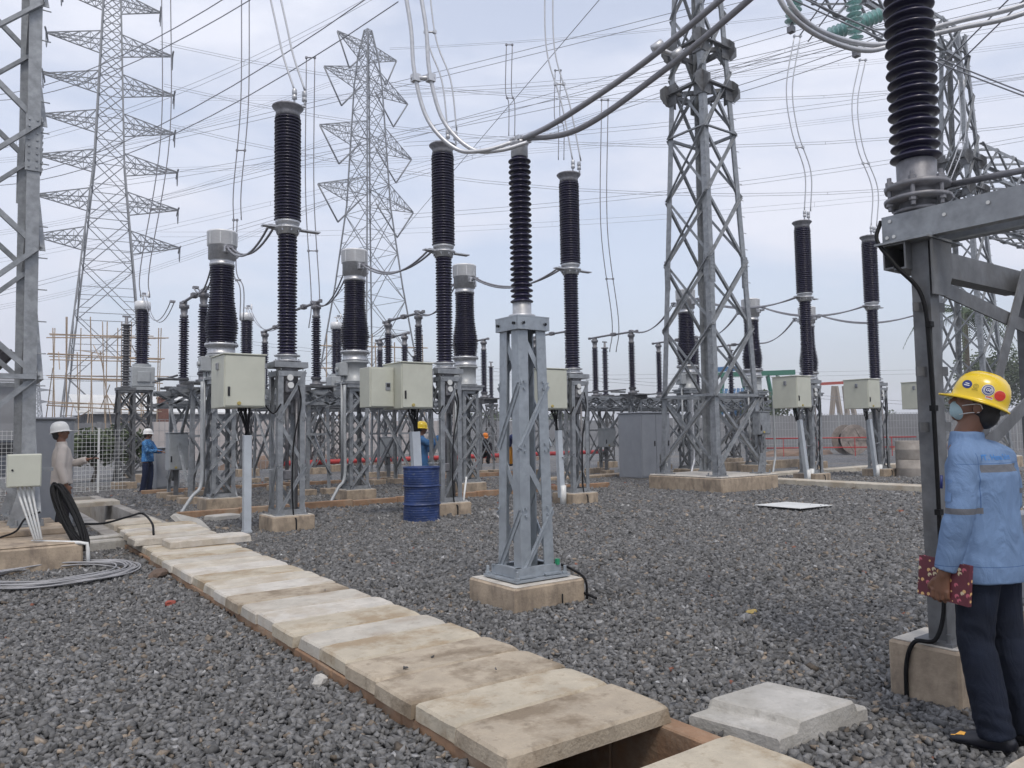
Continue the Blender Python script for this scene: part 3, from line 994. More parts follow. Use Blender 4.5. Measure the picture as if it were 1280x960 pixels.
# blue drum around the duct foot of the second breaker
t = thing('steel_drum', 'battered blue steel drum standing on gravel below the double cabinets', 'drum', (6.52, 11.66, 0)); t.scale = (1.06, 1.06, 1.03)
m = MB()
pr = [(.0, .02), (.28, .02), (.292, .0), (.300, .012), (.296, .04)]
def drum_prof():
    pr = [(.0, .015), (.285, .015), (.30, .0), (.305, .015), (.295, .03)]
    z = .04
    while z < .88:
        near = min(abs(z - .30), abs(z - .60))
        r = .292 + (.02 if near < .012 else (.0)) + .003 * sin(z * 160)
        pr.append((r, z)); z += .011
    pr += [(.295, .885), (.306, .895), (.30, .91), (.285, .905), (.285, .87), (0, .87)]
    return pr
m.lathe(drum_prof(), 40)
d = m.build('drum_body', BLUED, t)
for v in d.data.vertices:
    k = noise.noise(V((v.co.x * 4, v.co.y * 4, v.co.z * 3)))
    v.co.x *= 1 + k * .05; v.co.y *= 1 + k * .05
# leaning white pipe in front of the second breaker
m = MB(); g = gp(577, 645); m.tube([(g.x, g.y, 0), at(583, 596, 14.1)], .018, 8)
tag(m.build('plastic_pipe', PVC), 'thin white pipe leaning beside the second breaker base', 'pipe')

# -------------------------------------------------------------- current transformers
CTG = 'current transformers behind the breakers'
def make_ct(label):
    t = thing('current_transformer', label, 'transformer', group=CTG)
    add_plinth(t, .72, .72, .28)
    lattice(t, .28, 2.55, .46, .46, 4, .08, .05, GALV, 'X')
    m = MB(); m.box((0, 0, 2.60), (.62, .62, .08)); m.box((0, 0, 2.665), (.72, .66, .04)); m.build('head_plate', GALV, t)
    m = MB(); m.lathe([(.27, 2.69), (.30, 2.70), (.30, 2.73), (.265, 2.74), (.265, 3.12), (.31, 3.13), (.31, 3.17), (.25, 3.18)], 28)
    m.box((-.33, -.02, 2.98), (.20, .26, .30), bev=.015); m.cyl((-.43, -.02, 2.98), .05, .05, 12, Matrix.Rotation(-pi / 2, 3, 'Y'))
    m.tube([(-.34, -.05, 2.83), (-.34, -.05, .5)], .03, 8)
    m.build('tank', TANK, t)
    m = MB(); m.lathe([(.25, 3.18), (.285, 3.185), (.285, 3.22), (.27, 3.23), (.27, 3.35), (.33, 3.36), (.33, 3.41), (.27, 3.42)], 28)
    for k in range(12): m.cyl((.305 * cos(k * pi / 6), .305 * sin(k * pi / 6), 3.34), .012, .09, 6)
    m.build('lower_flange', ALU, t)
    fr = lambda q: 1.0 + .36 * (math.exp(-((q - .2) / .28) ** 2)) if q > .2 else 1.22 + .14 * q / .2
    insulator(t, 'insulator', 'ct', PORC, z0=3.42, z1=5.02, core=.195, shed=.247, n=31, shed2=.24, fr=fr)
    m = MB(); m.lathe([(.2, 5.02), (.25, 5.025), (.25, 5.08), (.235, 5.09), (.235, 5.16), (.275, 5.17), (.275, 5.43), (.29, 5.44)], 28)
    for s in (-1, 1):
        m.box((0, s * .31, 5.32), (.12, .14, .14), bev=.02)
        m.tube([(0, s * .34, 5.33), (.0, s * .52, 5.33)], .035, 10)
    m.box((.27, 0, 5.3), (.1, .18, .16), bev=.02)
    m.build('terminal_housing', ALU, t)
    m = MB(); m.lathe([(.29, 5.44), (.298, 5.45), (.298, 5.70), (.305, 5.71), (.305, 5.735), (.29, 5.75), (.0, 5.755)], 32)
    for k in range(16):
        if k % 2: m.box((.298 * cos(k * pi / 8), .298 * sin(k * pi / 8), 5.58), (.012, .012, .24), Matrix.Rotation(k * pi / 8, 3, 'Z'))
    m.build('bellows_cap', ALUC, t)
    return t
ct0 = make_ct('stout silver capped transformer behind the leftmost cream cabinet')
ct0.location = (4.42, 16.25, 0)
CT = [ct0]
for (x, y, s, lb) in ((7.4, 16.3, 1.0, 'stout silver capped transformer left of the double cabinets'), (10.4, 16.3, 1.0, 'stout silver capped transformer just left of the middle pedestal'),
                   (18.7, 16.3, 1.03, 'silver capped transformer seen through the big lattice tower'), (22.0, 16.3, 1.03, 'silver capped transformer just right of the big lattice tower'),
                   (25.3, 16.3, 1.03, 'silver capped transformer hidden behind the breaker right of the tower')):
    CT.append(dup(ct0, (x, y, 0), label=lb, scale=s))
# white and corrugated cable pipes at the foot of two transformers
for (x, y, mt, lb, nm) in ((3.95, 15.85, TANK, 'slanted pale cable pipe beside the leftmost transformer frame', 'cable_pipe'), (6.95, 15.85, TANK, 'slanted pale cable pipe beside the transformer left of the drum', 'cable_pipe'),
                           (18.3, 15.8, ALU, 'metal cable pipe up the frame behind the lattice tower', 'cable_pipe'), (22.3, 15.75, TANK, 'pale cable pipe up the frame just right of the tower', 'cable_pipe')):
    m = MB(); m.tube(spline([(x - .45, y - .2, 0), (x - .2, y - .1, .35), (x, y, .6), (x, y, 1.5), (x, y, 2.6)], 5), .034, 10)
    tag(m.build(nm, mt), lb, 'pipe', 'cable pipes at the transformer frames')

# -------------------------------------------------------------- disconnector switches
DSG = 'disconnector switches on steel frames'
def make_disc(label):
    t = thing('disconnector_switch', label, 'disconnector', group=DSG)
    for yy in (-.15, 2.0):
        for s in (-1, 1):
            m = MB(); m.bb(s * .32 - .2, s * .32 + .2, yy - .22, yy + .22, -.1, .18, .012)
            m.build('concrete_base', [PLINTH], t)
    for sx in (-1, 1):
        for yy in (-.15, 2.0):
            m = MB(); m.ang((sx * .32, yy, .18), (sx * .28, yy, 2.55), .09, .01, (-sx, 0, 0), (0, 1 if yy < 1 else -1, 0)); m.build('leg', GALV, t)
    m = MB()
    for sx in (-1, 1):
        m.ang((sx * .31, -.14, .4), (sx * .29, 1.99, 2.5), .06, .008, Z, (sx, 0, 0))
        m.ang((sx * .31, 1.99, .4), (sx * .285, -.14, 2.5), .06, .008, Z, (-sx, 0, 0))
    for yy in (-.155, 2.005):
        m.ang((-.32, yy, .5), (.3, yy, 1.5), .055, .008, Z, (0, 1, 0)); m.ang((.32, yy, .5), (-.3, yy, 1.5), .055, .008, Z, (0, -1, 0))
        m.ang((-.3, yy, 1.5), (.28, yy, 2.5), .055, .008, Z, (0, 1, 0)); m.ang((.3, yy, 1.5), (-.28, yy, 2.5), .055, .008, Z, (0, -1, 0))
        m.ang((-.3, yy, 1.5), (.3, yy, 1.5), .055, .008, Z, (0, 1, 0))
    m.build('bracing', GALV, t)
    m = MB()
    for sx in (-1, 1): m.chan((sx * .3, -.4, 2.63), (sx * .3, 2.3, 2.63), .15, .07, .01, Z, (-sx, 0, 0))
    for yy in (-.3, 0.1, 1.75, 2.2): m.chan((-.45, yy, 2.74), (.45, yy, 2.74), .1, .05, .01, (0, 1, 0), (0, 0, -1))
    m.tube([(-.62, -.3, 2.86), (-.62, 2.2, 2.86)], .025, 8)
    m.tube([(-.95, .05, 2.80), (-.3, .05, 2.80)], .03, 8)
    m.build('table_frame', GALVD, t)
    for yy in (0.0, 1.85):
        m = MB(); m.lathe([(.14, 2.75), (.16, 2.76), (.16, 2.80), (.1, 2.81), (.1, 2.90), (.13, 2.91), (.13, 2.95)], 18, (0, yy, 0)); m.box((.1, yy, 2.83), (.3, .12, .05)); m.build('bearing', CAST, t)
        insulator(t, 'insulator', 'ds', PORC, (0, yy, 0), z0=2.95, z1=4.45, core=.065, shed=.125, n=26, shed2=.11, seg=20)
        m = MB(); m.lathe([(.075, 4.45), (.10, 4.46), (.10, 4.53), (.07, 4.54), (.085, 4.62), (.085, 4.68), (.12, 4.70), (.12, 4.78), (.06, 4.80)], 16, (0, yy, 0))
        m.box((0, yy, 4.84), (.12, .16, .1), bev=.02)
        s = 1 if yy < 1 else -1
        m.tube([(0, yy - s * .25, 4.86), (0, yy + s * .86, 4.86 if s > 0 else 4.87)], .034, 10)
        m.cyl((0, yy - s * .28, 4.82), .05, .08, 10)
        if s > 0:
            for k in range(3): m.box((0, yy + .8 + k * .07, 4.87), (.14, .03, .12), bev=.01)
        m.build('contact_arm', CAST, t)
    return t
d0 = make_disc('disconnector frame beyond the leftmost transformer, near the man in blue')
d0.location = (4.55, 18.2, 0)
for (x, y, lb) in ((7.35, 18.5, 'disconnector frame between the first two transformers'), (10.4, 18.7, 'disconnector frame behind the second breaker and its double cabinets'),
                   (16.6, 19.6, 'disconnector frame left of the grey two door cabinet'), (18.65, 18.7, 'disconnector frame right behind the grey two door cabinet'), (21.95, 18.7, 'disconnector frame seen through the foot of the big tower'),
                   (25.25, 18.7, 'disconnector frame behind the first breaker right of the tower')):
    dup(d0, (x, y, 0), label=lb)
# second rank: frames and thin insulators farther back
for (x, y, lb) in ((8.0, 22.6, 'farther disconnector frame, second from the left'), (12.2, 22.9, 'farther disconnector frame right of the far lattice pylon'),
                   (15.4, 22.9, 'farther disconnector frame just right of the middle pedestal')):
    dup(d0, (x, y, 0), label=lb)

# -------------------------------------------------------------- voltage transformers, far row
VTG = 'voltage transformers on narrow lattice stands'
def make_vt(label):
    t = thing('voltage_transformer', label, 'transformer', group=VTG)
    add_plinth(t, .8, .8, .28)
    lattice(t, .28, 3.15, .6, .6, 4, .075, .05, GALVD, 'X')
    m = MB(); m.box((0, 0, 3.2), (.75, .75, .1)); m.bb(-.36, .36, -.33, .33, 3.26, 3.95, .03); m.box((0, -.36, 3.6), (.4, .06, .35), bev=.01); m.cyl((0, 0, 3.95), .3, .1, 20)
    m.build('tank', TANK, t)
    insulator(t, 'insulator', 'vt', PORC, z0=4.05, z1=5.95, core=.16, shed=.235, n=26, shed2=.22, seg=22)
    m = MB(); m.lathe([(.19, 5.95), (.26, 5.96), (.26, 6.22), (.22, 6.25), (0, 6.26)], 22)
    m.tube([(0, 0, 6.25), (0, 0, 6.45)], .025, 8); m.box((.05, 0, 6.46), (.3, .08, .04)); m.tube([(.18, 0, 6.4), (.18, 0, 6.62)], .03, 8)
    m.build('cap', ALUC, t)
    return t
v0 = make_vt('voltage transformer on lattice stand left of the man in blue')
v0.location = (5.3, 25.2, 0); v0.location = (onaz(177, 29), 29, 0)
for (px_, yy, lb) in ((308, 29.8, 'voltage transformer seen just above the leftmost cream cabinet'), (421, 30.4, 'voltage transformer just left of the second transformer'),):
    dup(v0, (onaz(px_, yy), yy, 0), label=lb)
def make_thin(label, mt, h0, h1, grp):
    t = thing('surge_arrester', label, 'surge arrester', group=grp)
    add_plinth(t, .6, .6, .25)
    lattice(t, .25, h0, .45, .45, 4, .07, .045, GALVD, 'X')
    m = MB(); m.box((0, 0, h0 + .04), (.5, .5, .08)); m.build('head_plate', GALVD, t)
    insulator(t, 'insulator', 'thin%s%.1f' % (mt.name, h0), mt, z0=h0 + .08, z1=h1, core=.07, shed=.14, n=24, shed2=.11, seg=18)
    m = MB(); m.lathe([(.1, h1), (.15, h1 + .01), (.15, h1 + .05), (.05, h1 + .06), (.04, h1 + .3)], 16); m.box((0, 0, h1 + .28), (.22, .06, .05)); m.build('terminal', CAST, t)
    return t
g = 'surge arresters on lattice stands'
a0 = make_thin('slim grey arrester left of the voltage transformer by the man in blue', PORCG, 2.9, 4.8, g); a0.location = (onaz(157, 24.8), 24.8, 0)
a1 = make_thin('slim dark arrester between the pedestal and the grey cabinet', PORC, 2.9, 4.9, g); a1.location = (onaz(757, 23.4), 23.4, 0)
dup(a1, (onaz(914, 21.5), 21.5, 0), label='slim dark arrester visible right beside the tower')
dup(a1, (onaz(519, 30), 30, 0), label='distant slim arrester behind the double cabinets')
dup(a1, (onaz(614, 33), 33, 0), label='distant slim arrester left behind the middle pedestal')
dup(a0, (onaz(397, 29), 29, 0), label='slim grey arrester behind the second disconnector')

# -------------------------------------------------------------- middle pedestal with post insulator
t = thing('post_insulator', 'black post insulator on the bright steel pedestal in the centre', 'insulator', (4.12, 5.5, 0))
o = add_plinth(t, .76, .70, .225)
m = MB()
for s in (-1, 1):
    m.chan((-.24, s * .19, .30), (.24, s * .19, .30), .085, .05, .008, Z, (0, -s, 0)); m.chan((s * .23, -.18, .30), (s * .23, .18, .30), .085, .05, .008, Z, (-s, 0, 0))
m.box((0, 0, .245), (.58, .50, .018))
for sx in (-1, 1):
    for sy in (-1, 1):
        m.cyl((sx * .26, sy * .22, .225), .014, .10, 8); m.cyl((sx * .26, sy * .22, .255), .026, .022, 6)
m.build('base_frame', GALVB, t)
lattice(t, .26, 2.46, .36, .30, 4, .105, .05, GALVB, 'Z', d0=.34, d1=.28, hband=False)
m = MB()
for s in (-1, 1):
    m.bb(-.175, .175, s * .165 - .006, s * .165 + .006, 2.40, 2.51); m.bb(s * .17 - .006, s * .17 + .006, -.155, .155, 2.40, 2.51)
m.bb(-.177, .177, -.172, .172, 2.511, 2.523)
for s in (-1, 1):
    for k in (-.12, .12): m.cyl((k, -.171, 2.455), .014, .02, 6, Matrix.Rotation(pi / 2, 3, 'X')); m.cyl((-.176, k, 2.455), .014, .02, 6, Matrix.Rotation(-pi / 2, 3, 'Y'))
m.build('head_frame', GALVB, t)
m = MB(); m.lathe([(.10, 2.525), (.12, 2.53), (.12, 2.55), (.085, 2.56), (.085, 2.66), (.075, 2.665)], 20); m.build('lower_fitting', ALU, t)
insulator(t, 'insulator', 'post', PORC, z0=2.66, z1=4.0, core=.066, shed=.104, n=27, shed2=.098, fat=.4, seg=32)
m = MB(); m.lathe([(.07, 4.0), (.078, 4.005), (.078, 4.11), (.085, 4.12), (.09, 4.14), (.02, 4.145)], 20)
for k in range(5): m.box((-.06 + .035 * k, -.02, 4.16), (.014, .12, .04))
m.box((0, 0, 4.16), (.18, .07, .025), bev=.005)
m.build('top_clamp', ALU, t)
m = MB(); m.tube(spline([(.19, -.14, .34), (.25, -.16, .33), (.36, -.22, .27), (.37, -.36, .21), (.375, -.375, .05), (.37, -.38, -.02)], 6), .011, 8)
m.tube([(.37, -.50, .07), (.37, -.27, .10)], .012, 8); m.tube([(.11, -.362, .0), (.11, -.362, .12)], .006, 6)
m.build('earth_cable', DARK, t)
m = MB(); m.box((.20, -.19, .36), (.03, .03, .05)); m.build('earth_clamp', mat('green_tape', (.02, .25, .12), .5), t)

# -------------------------------------------------------------- near right steel post with post insulator
t = thing('post_insulator', 'large black post insulator on the dark steel portal at right', 'insulator', (4.47, 2.14, 0))
bw = .46
m = plinth_mb(.40, .38, .31); m.build('concrete_base', [PLINTH, PLTOP], t)
o_ = plinth_mb(.40, .38, .31).build('concrete_base', [PLINTH, PLTOP], t); o_.location = (1.25, 0, 0)
m = MB(); m.ang((-.10, -.09, .31), (-.10, -.09, 2.46), .10, .011, (1, 0, 0), (0, 1, 0)); m.box((-.06, -.04, .318), (.20, .20, .016))
m.cyl((-.13, -.11, .31), .012, .06, 8); m.cyl((.01, .03, .31), .012, .06, 8)
for k in (1.45, 1.75, 2.1): m.bar((-.155, -.02, k), (.03, -.1, k), .05, .012, Z)
m.build('leg', GALVD, t)
m = MB(); m.ang((1.4, -.10, .31), (1.4, -.10, 2.46), .15, .012, (-1, 0, 0), (0, 1, 0)); m.box((1.33, -.03, .318), (.26, .26, .016)); m.build('leg', GALVD, t)
m = MB(); m.chan((-.17, -.0, 2.39), (1.45, -.0, 2.39), .15, .07, .01, Z, (0, 1, 0)); m.chan((-.17, .13, 2.395), (1.45, .13, 2.395), .14, .06, .01, Z, (0, -1, 0)); 
m.poly([(-.13, -.115, 2.46), (.10, -.115, 2.46), (.10, -.115, 2.28), (.02, -.115, 2.16), (-.13, -.115, 2.16)], .01, (0, -1, 0))
m.build('cross_beam', GALVD, t)
m = MB(); m.bar((-.04, -.06, 2.24), (1.38, -.06, 2.06), .012, .085, (0, 1, 0)); m.bar((.06, -.08, .80), (1.22, -.08, 2.42), .012, .085, (0, 1, 0)); m.bar((-.02, -.095, 1.14), (1.38, -.095, 1.70), .012, .085, (0, 1, 0)); m.bar((-.09, -.05, 1.16), (.12, -.05, 1.16), .04, .05, (0, 1, 0))
m.build('bracing', GALVD, t)
m = MB()
m.chan((-.13, .15, 2.555), (-.13, -2.2, 2.555), .155, .07, .009, Z, (1, 0, 0)); m.chan((.17, .15, 2.555), (.17, -2.2, 2.555), .155, .07, .009, Z, (-1, 0, 0))
m.box((.02, .02, 2.47), (.42, .3, .012))
m.build('top_channel', GALV, t)
m = MB()
for (y_, z_) in ((.10, 2.60), (.12, 2.51), (.08, 2.51), (-.60, 2.52), (-.78, 2.52), (-.2, 2.57), (-.42, 2.58)): m.cyl((-.1345, y_, z_), .010, .003, 10, Matrix.Rotation(-pi / 2, 3, 'Y'))
m.build('bolt_holes', WHITEP, t)
m = MB(); m.lathe([(.10, 2.64), (.13, 2.645), (.13, 2.66), (.10, 2.67), (.10, 2.70)], 28)
m.lathe([(.12, 2.70), (.175, 2.705), (.178, 2.725), (.12, 2.73), (.11, 2.77), (.17, 2.775), (.175, 2.80), (.12, 2.81), (.105, 2.83), (.105, 2.93), (.095, 2.94)], 28)
for k in range(6):
    q = k * pi / 3 + .3; m.cyl((.152 * cos(q), .152 * sin(q), 2.66), .013, .19, 8); m.cyl((.152 * cos(q), .152 * sin(q), 2.80), .022, .025, 6); m.cyl((.152 * cos(q), .152 * sin(q), 2.685), .022, .02, 6)
m.box((.17, -.06, 2.76), (.2, .05, .012)); m.tube([(.1, -.1, 2.79), (.14, -1.1, 2.74)], .018, 8)
m.build('lower_fitting', CAST, t)
fr = lambda q: 1.0
insulator(t, 'insulator', 'bigpost', PORC, z0=2.94, z1=5.3, core=.086, shed=.137, n=38, shed2=.131, fat=.25, seg=40)
m = MB(); m.lathe([(.09, 5.3), (.12, 5.31), (.12, 5.42), (.02, 5.43)], 24); m.box((0, 0, 5.45), (.2, .08, .03)); m.build('top_clamp', ALU, t)
m = MB()
m.tube(spline([(-.1, .17, 2.62), (-.16, .165, 2.5), (-.175, .05, 2.33), (-.13, -.06, 2.15), (-.118, -.08, 1.8), (-.115, -.085, 1.2), (-.12, -.085, .7), (-.13, -.09, .48), (-.18, -.06, .34), (-.215, .03, .32), (-.215, .08, .2), (-.213, .09, .0)], 6), .0115, 8)
for k in (2.0, 1.55, 1.0, .75): m.box((-.115, -.085, k), (.04, .03, .03))
m.build('earth_cable', DARK, t)
RP = t; RP.scale = (1, 1, 1.03)
# grey box on the second leg
t = thing('junction_box', 'pale grey box behind the legs of the worker in blue', 'box', (5.55, 2.0, 0))
m = MB(); m.bb(-.18, .18, -.12, .12, .42, .95, .01); m.build('box_body', GREYC, t)
m = MB(); m.box((-.0, -.125, .68), (.30, .012, .44), bev=.003); m.build('door', GREYC, t)

# -------------------------------------------------------------- gantry lattice towers
GTG = 'lattice gantry towers of the busbar'
def make_gantry(label, plates=True, base=True, topz=16.0, wt=.66):
    t = thing('gantry_tower', label, 'lattice tower', group=GTG)
    if base:
        m = MB(); m.bb(-1.07, 1.07, -1.14, 1.14, -.1, .365, .02); m.m = 1; m.bb(-1.05, 1.05, -1.12, 1.12, .3655, .40, .015); m.build('concrete_base', [PLINTH, PLTOP], t)
    W0, W1, H = 1.78, wt, topz
    def cor(sx, sy, z):
        w_ = (W0 + (W1 - W0) * (z - .40) / (H - .40)) / 2
        return V((sx * w_, sy * w_, z))
    for sx in (-1, 1):
        for sy in (-1, 1):
            m = MB(); m.ang(cor(sx, sy, .40), cor(sx, sy, H), .15, .018, (-sx, 0, 0), (0, -sy, 0))
            c = cor(sx, sy, .40); m.box(c + V((-sx * .08, -sy * .08, .012)), (.36, .36, .024))
            m.poly([c + V((-sx * .0, sy * .012, .03)), c + V((-sx * .30, sy * .012, .03)), c + V((-sx * .17, sy * .012, .5)), c + V((0, sy * .012, .5))], .014, (0, sy, 0))
            for z in (.1, .2, .3, .4): m.box(c + V((-sx * .09, sy * .03, z)), (.03, .02, .03))
            for (dx, dy) in ((.08, .08), (-.2, .08), (.08, -.2), (-.2, -.2)): m.cyl(c + V((sx * dx, sy * dy, .0)), .018, .09, 6)
            # splice plate with bolts
            for zc in (5.4,):
                q = cor(sx, sy, zc); m.box(q + V((-sx * .085, sy * .012, 0)), (.17, .02, .75)); m.box(q + V((sx * .012, -sy * .085, 0)), (.02, .17, .75))
                for k in range(8):
                    for e in (.04, .13): m.box(q + V((-sx * e, sy * .028, -.32 + k * .09)), (.025, .014, .025)); m.box(q + V((sx * .028, -sy * e, -.32 + k * .09)), (.014, .025, .025))
            if sx == 1 and sy == -1 or (sx == -1 and sy == -1):
                z = 2.2
                while z < H:
                    q = cor(sx, sy, z); m.tube([q + V((0, -.0, 0)), q + V((sx * .10, 0, 0))], .008, 6); z += .42
            m.build('leg', GALV, t)
    m = MB()
    z = .56; k = 0; hp = 1.72
    faces = (((-1, -1), (1, -1), (0, -1, 0)), ((1, 1), (-1, 1), (0, 1, 0)), ((-1, 1), (-1, -1), (-1, 0, 0)), ((1, -1), (1, 1), (1, 0, 0)))
    while z < H - .3:
        z1 = min(z + hp, H - .05)
        for a, b, n_ in faces:
            n_ = V(n_)
            m.ang(cor(*a, z) + n_ * .01, cor(*b, z1) + n_ * .01, .066, .008, Z, n_)
            m.ang(cor(*b, z) - n_ * .02, cor(*a, z1) - n_ * .02, .066, .008, Z, -n_)
            if k in (1, 5, 9): m.ang(cor(*a, z) + n_ * .012, cor(*b, z) + n_ * .012, .066, .008, Z, n_)
        z = z1; k += 1; hp *= .985
    m.build('bracing', GALV, t)
    if plates:
        for zc in (10.05, 11.15):
            m = MB()
            for sx in (-1, 1):
                for sy in (-1, 1):
                    q = cor(sx, sy, zc)
                    out_ = [(-.26, -.27), (.10, -.27), (.32, -.10), (.32, .12), (.12, .28), (-.26, .28)]
                    m.poly([q + V((sx * u_, sy * .02, v_)) for u_, v_ in out_], .014, (0, sy, 0))
                    m.poly([q + V((sx * .02, -sy * .26 + sy * (.26 + u_) * .8, v_)) for u_, v_ in out_], .014, (sx, 0, 0))
            for a, b, n_ in faces:
                m.ang(cor(*a, zc), cor(*b, zc), .12, .012, Z, n_)
            m.ang(cor(-1, -1, zc), cor(1, 1, zc), .1, .012, Z, (1, 0, 0)); m.ang(cor(1, -1, zc + .02), cor(-1, 1, zc + .02), .1, .012, Z, (1, 0, 0))
            m.build('gusset_plates', GALVD, t)
    return t
gt = make_gantry('big lattice tower on broad tan concrete base right of centre'); gt.location = (15.25, 12.6, 0)
g2 = dup(gt, (29.8, 12.7, 0), label='far lattice tower at the right edge behind the steel portal')
g3 = make_gantry('near lattice tower cut by the left edge with bolted splice', plates=False, wt=1.62); g3.location = (-.03, 12.54, 0)
m = MB(); m.bb(-1.3, 1.27, -2.38, 1.14, -.1, .30, .02); m.m = 1; m.bb(-1.28, 1.25, -2.36, 1.12, .3005, .32, .015)
m.m = 0; m.bb(.5, 1.2, -1.35, -.6, .3205, .398, .01)
for k_ in [c for c in COL.objects if c.parent == g3 and c.name.startswith('concrete_base')]: bpy.data.objects.remove(k_)
m.build('concrete_base', [PLINTH, PLINTH], g3)
# beams
BMG = 'lattice cross beams of the gantry'
def beam(p, q, w, h, npan, label, nm='gantry_beam', cw=.12, bw=.07):
    t = thing(nm, label, 'lattice beam', p, group=BMG)
    p, q = V(p), V(q)
    d = (q - p); Ln = d.length; d.normalize()
    s_ = d.cross(Z).normalized()
    def c(i, j, t_): return d * (Ln * t_) + s_ * (i * w / 2) + Z * (j * h / 2)
    m = MB()
    for i in (-1, 1):
        for j in (-1, 1): m.ang(c(i, j, 0), c(i, j, 1), cw, .012, s_ * -i, Z * -j)
    m.build('chord', GALV, t)
    m = MB()
    for k in range(npan):
        a, b = k / npan, (k + 1) / npan
        for i in (-1, 1):
            x_, y_ = (a, b) if k % 2 else (b, a)
            m.ang(c(i, -1, x_), c(i, 1, y_), bw, .008, d, s_ * i)
            m.ang(c(i, -1, y_), c(i, 1, x_), bw, .008, d, s_ * -i)
        for j in (-1, 1):
            m.ang(c(-1, j, a), c(1, j, b), bw, .008, d, Z * j)
    m.build('bracing', GALV, t)
    return t
beam((16.0, 12.6, 15.3), (29.3, 12.7, 15.3), 1.0, 1.2, 10, 'high lattice beam between the two right hand towers')
beam((30.4, 12.7, 11.3), (44.5, 12.8, 11.3), 1.1, 1.2, 10, 'lattice beam leaving the right tower to the right, upper one')
beam((30.4, 12.7, 9.2), (44.5, 12.8, 9.2), 1.1, .5, 10, 'lattice beam leaving the right tower to the right, lower one')
beam((.6, 12.0, 15.8), (14.6, 12.6, 15.8), 1.0, 1.2, 10, 'high lattice beam from the left tower to the middle tower, above view')

for (x0, x1, y, z, lb) in ((3.9, 11.2, 18.35, 2.42, 'low platform beam under the left switch insulators, nearer'), (3.9, 11.2, 20.1, 2.42, 'low platform beam under the left switch insulators, farther'),
                        (16.2, 26.2, 18.75, 2.42, 'low platform beam behind the grey kiosk, nearer'), (16.2, 26.2, 20.6, 2.42, 'low platform beam behind the grey kiosk, farther'),
                        (7.6, 16.2, 24.5, 2.5, 'farthest low platform beam behind the middle pedestal')):
    beam((x0, y, z), (x1, y, z), .3, .34, int((x1 - x0) / .6), lb, 'platform_beam', .08, .045)['group'] = 'low platform beams of the switch frames'
# left tower extras: broad stepped base, junction box, white pipes
t = thing('junction_box', 'cream box with a dark lock fixed to the left lattice tower', 'box', (0.62, 10.82, 0))
g = at(30, 588, 9.0)
t.location = (g.x, g.y, 0)
m = MB(); m.bb(-.17, .17, -.10, .10, g.z - .19, g.z + .19, .006); m.build('box_body', CABI, t)
m = MB(); m.box((0, -.106, g.z), (.32, .012, .36), bev=.003); d = m.build('door', CABI, t)
m = MB(); m.cyl((-.12, -.112, g.z + .01), .012, .01, 12, Matrix.Rotation(pi / 2, 3, 'X')); m.build('lock', BLACKP, d)
m = MB(); m.bar((.1, .05, g.z), (.30, .12, g.z), .04, .04); m.build('bracket', GALV, t)
m = MB()
for k in range(4):
    x0 = g.x - .06 + k * .045
    m.tube([(x0, g.y, g.z - .18), (x0 + .02, g.y - .02, g.z - .3), (x0 * .5 + (g.x + .12) * .5 + .07, g.y - .3, .36)], .0125, 8)
tag(m.build('conduit_pipes', PVC), 'bundle of thin white pipes dropping from the cream junction box', 'pipe')
b0, b1, b2 = at(38, 667, 9.35), at(101, 674, 9.0), at(104, 700, 8.9)
b0 = gp(40, 677, .31); b1 = gp(100, 679, .31); b1 = V((1.27, 10.12, .31))
m = MB(); m.tube([(b0.x, b0.y, .31), (1.20, 10.16, .31), (1.275, 10.155, .295), (1.285, 10.15, .22), (1.29, 10.14, 0)], .022, 8)
tag(m.build('conduit_pipe', PVC), 'thick white pipe bent over the edge of the left tan base', 'pipe')
# broad tan base under the left tower (replaces its plinth in view)
# black hanging cable coil and grey coil on the ground
t = MB()
random.seed(5)
cx, cy = 1.30, 10.62
def hang_coil(c, u_, v_, r1, r2, n, rad, jit):
    m = MB()
    for k in range(n):
        a1, a2 = r1 * random.uniform(.82, 1.05), r2 * random.uniform(.9, 1.04)
        off_ = V((random.uniform(-jit, jit), random.uniform(-jit, jit), random.uniform(-jit, jit) * .6))
        pts = [V(c) + off_ + V(u_) * (a1 * cos(q)) + V(v_) * (a2 * sin(q)) + V((0, 0, .01 * sin(3 * q + k))) for q in [2 * pi * i / 32 for i in range(33)]]
        m.tube(pts, rad, 7, cap=False)
    return m
p0, p1 = at(70, 606, 9.3), at(106, 686, 8.9)
mid = (p0 + p1) / 2; ax = (p1 - p0) / 2
m = hang_coil(mid, ax, rgt.cross(ax).normalized() * .0 + V((.809, -.588, .0)) * 1.0, 1.0, .085, 16, .013, .035)
tag(m.build('cable_coil', DARK), 'coil of black cable slumped against the left tower foot', 'cable')
c = gp(66, 722, .03)
m = MB()
for k in range(15):
    r = .62 + .012 * k + random.uniform(-.03, .03)
    o_ = V((random.uniform(-.05, .05), random.uniform(-.05, .05), random.uniform(.06, .10)))
    m.tube([V((c.x, c.y, 0)) + o_ + V((r * cos(q) * 1.02, r * sin(q) * .95, .006 * sin(5 * q + k))) for q in [2 * pi * i / 48 for i in range(49)]], .009, 6, cap=False)
tag(m.build('wire_coil', mat('grey_cable_sheath', (.30, .30, .31), .6, 0, .25, 3)), 'wide loose coil of grey wire lying on gravel at left', 'cable')
m = MB()
a = gp(100, 664, .1)
m.tube(spline([at(98, 655, 9.6), at(130, 654, 9.9), at(160, 646, 10.3), at(178, 642, 10.6), at(190, 654, 10.2), at(192, 668, 9.9)], 8), .014, 8)
tag(m.build('cable', DARK), 'black cable looping over the slabs at the far walkway end', 'cable')
m = MB(); q = [gp(0, 660, .33), gp(18, 668, .34), gp(35, 655, .4), gp(60, 640, .5)]
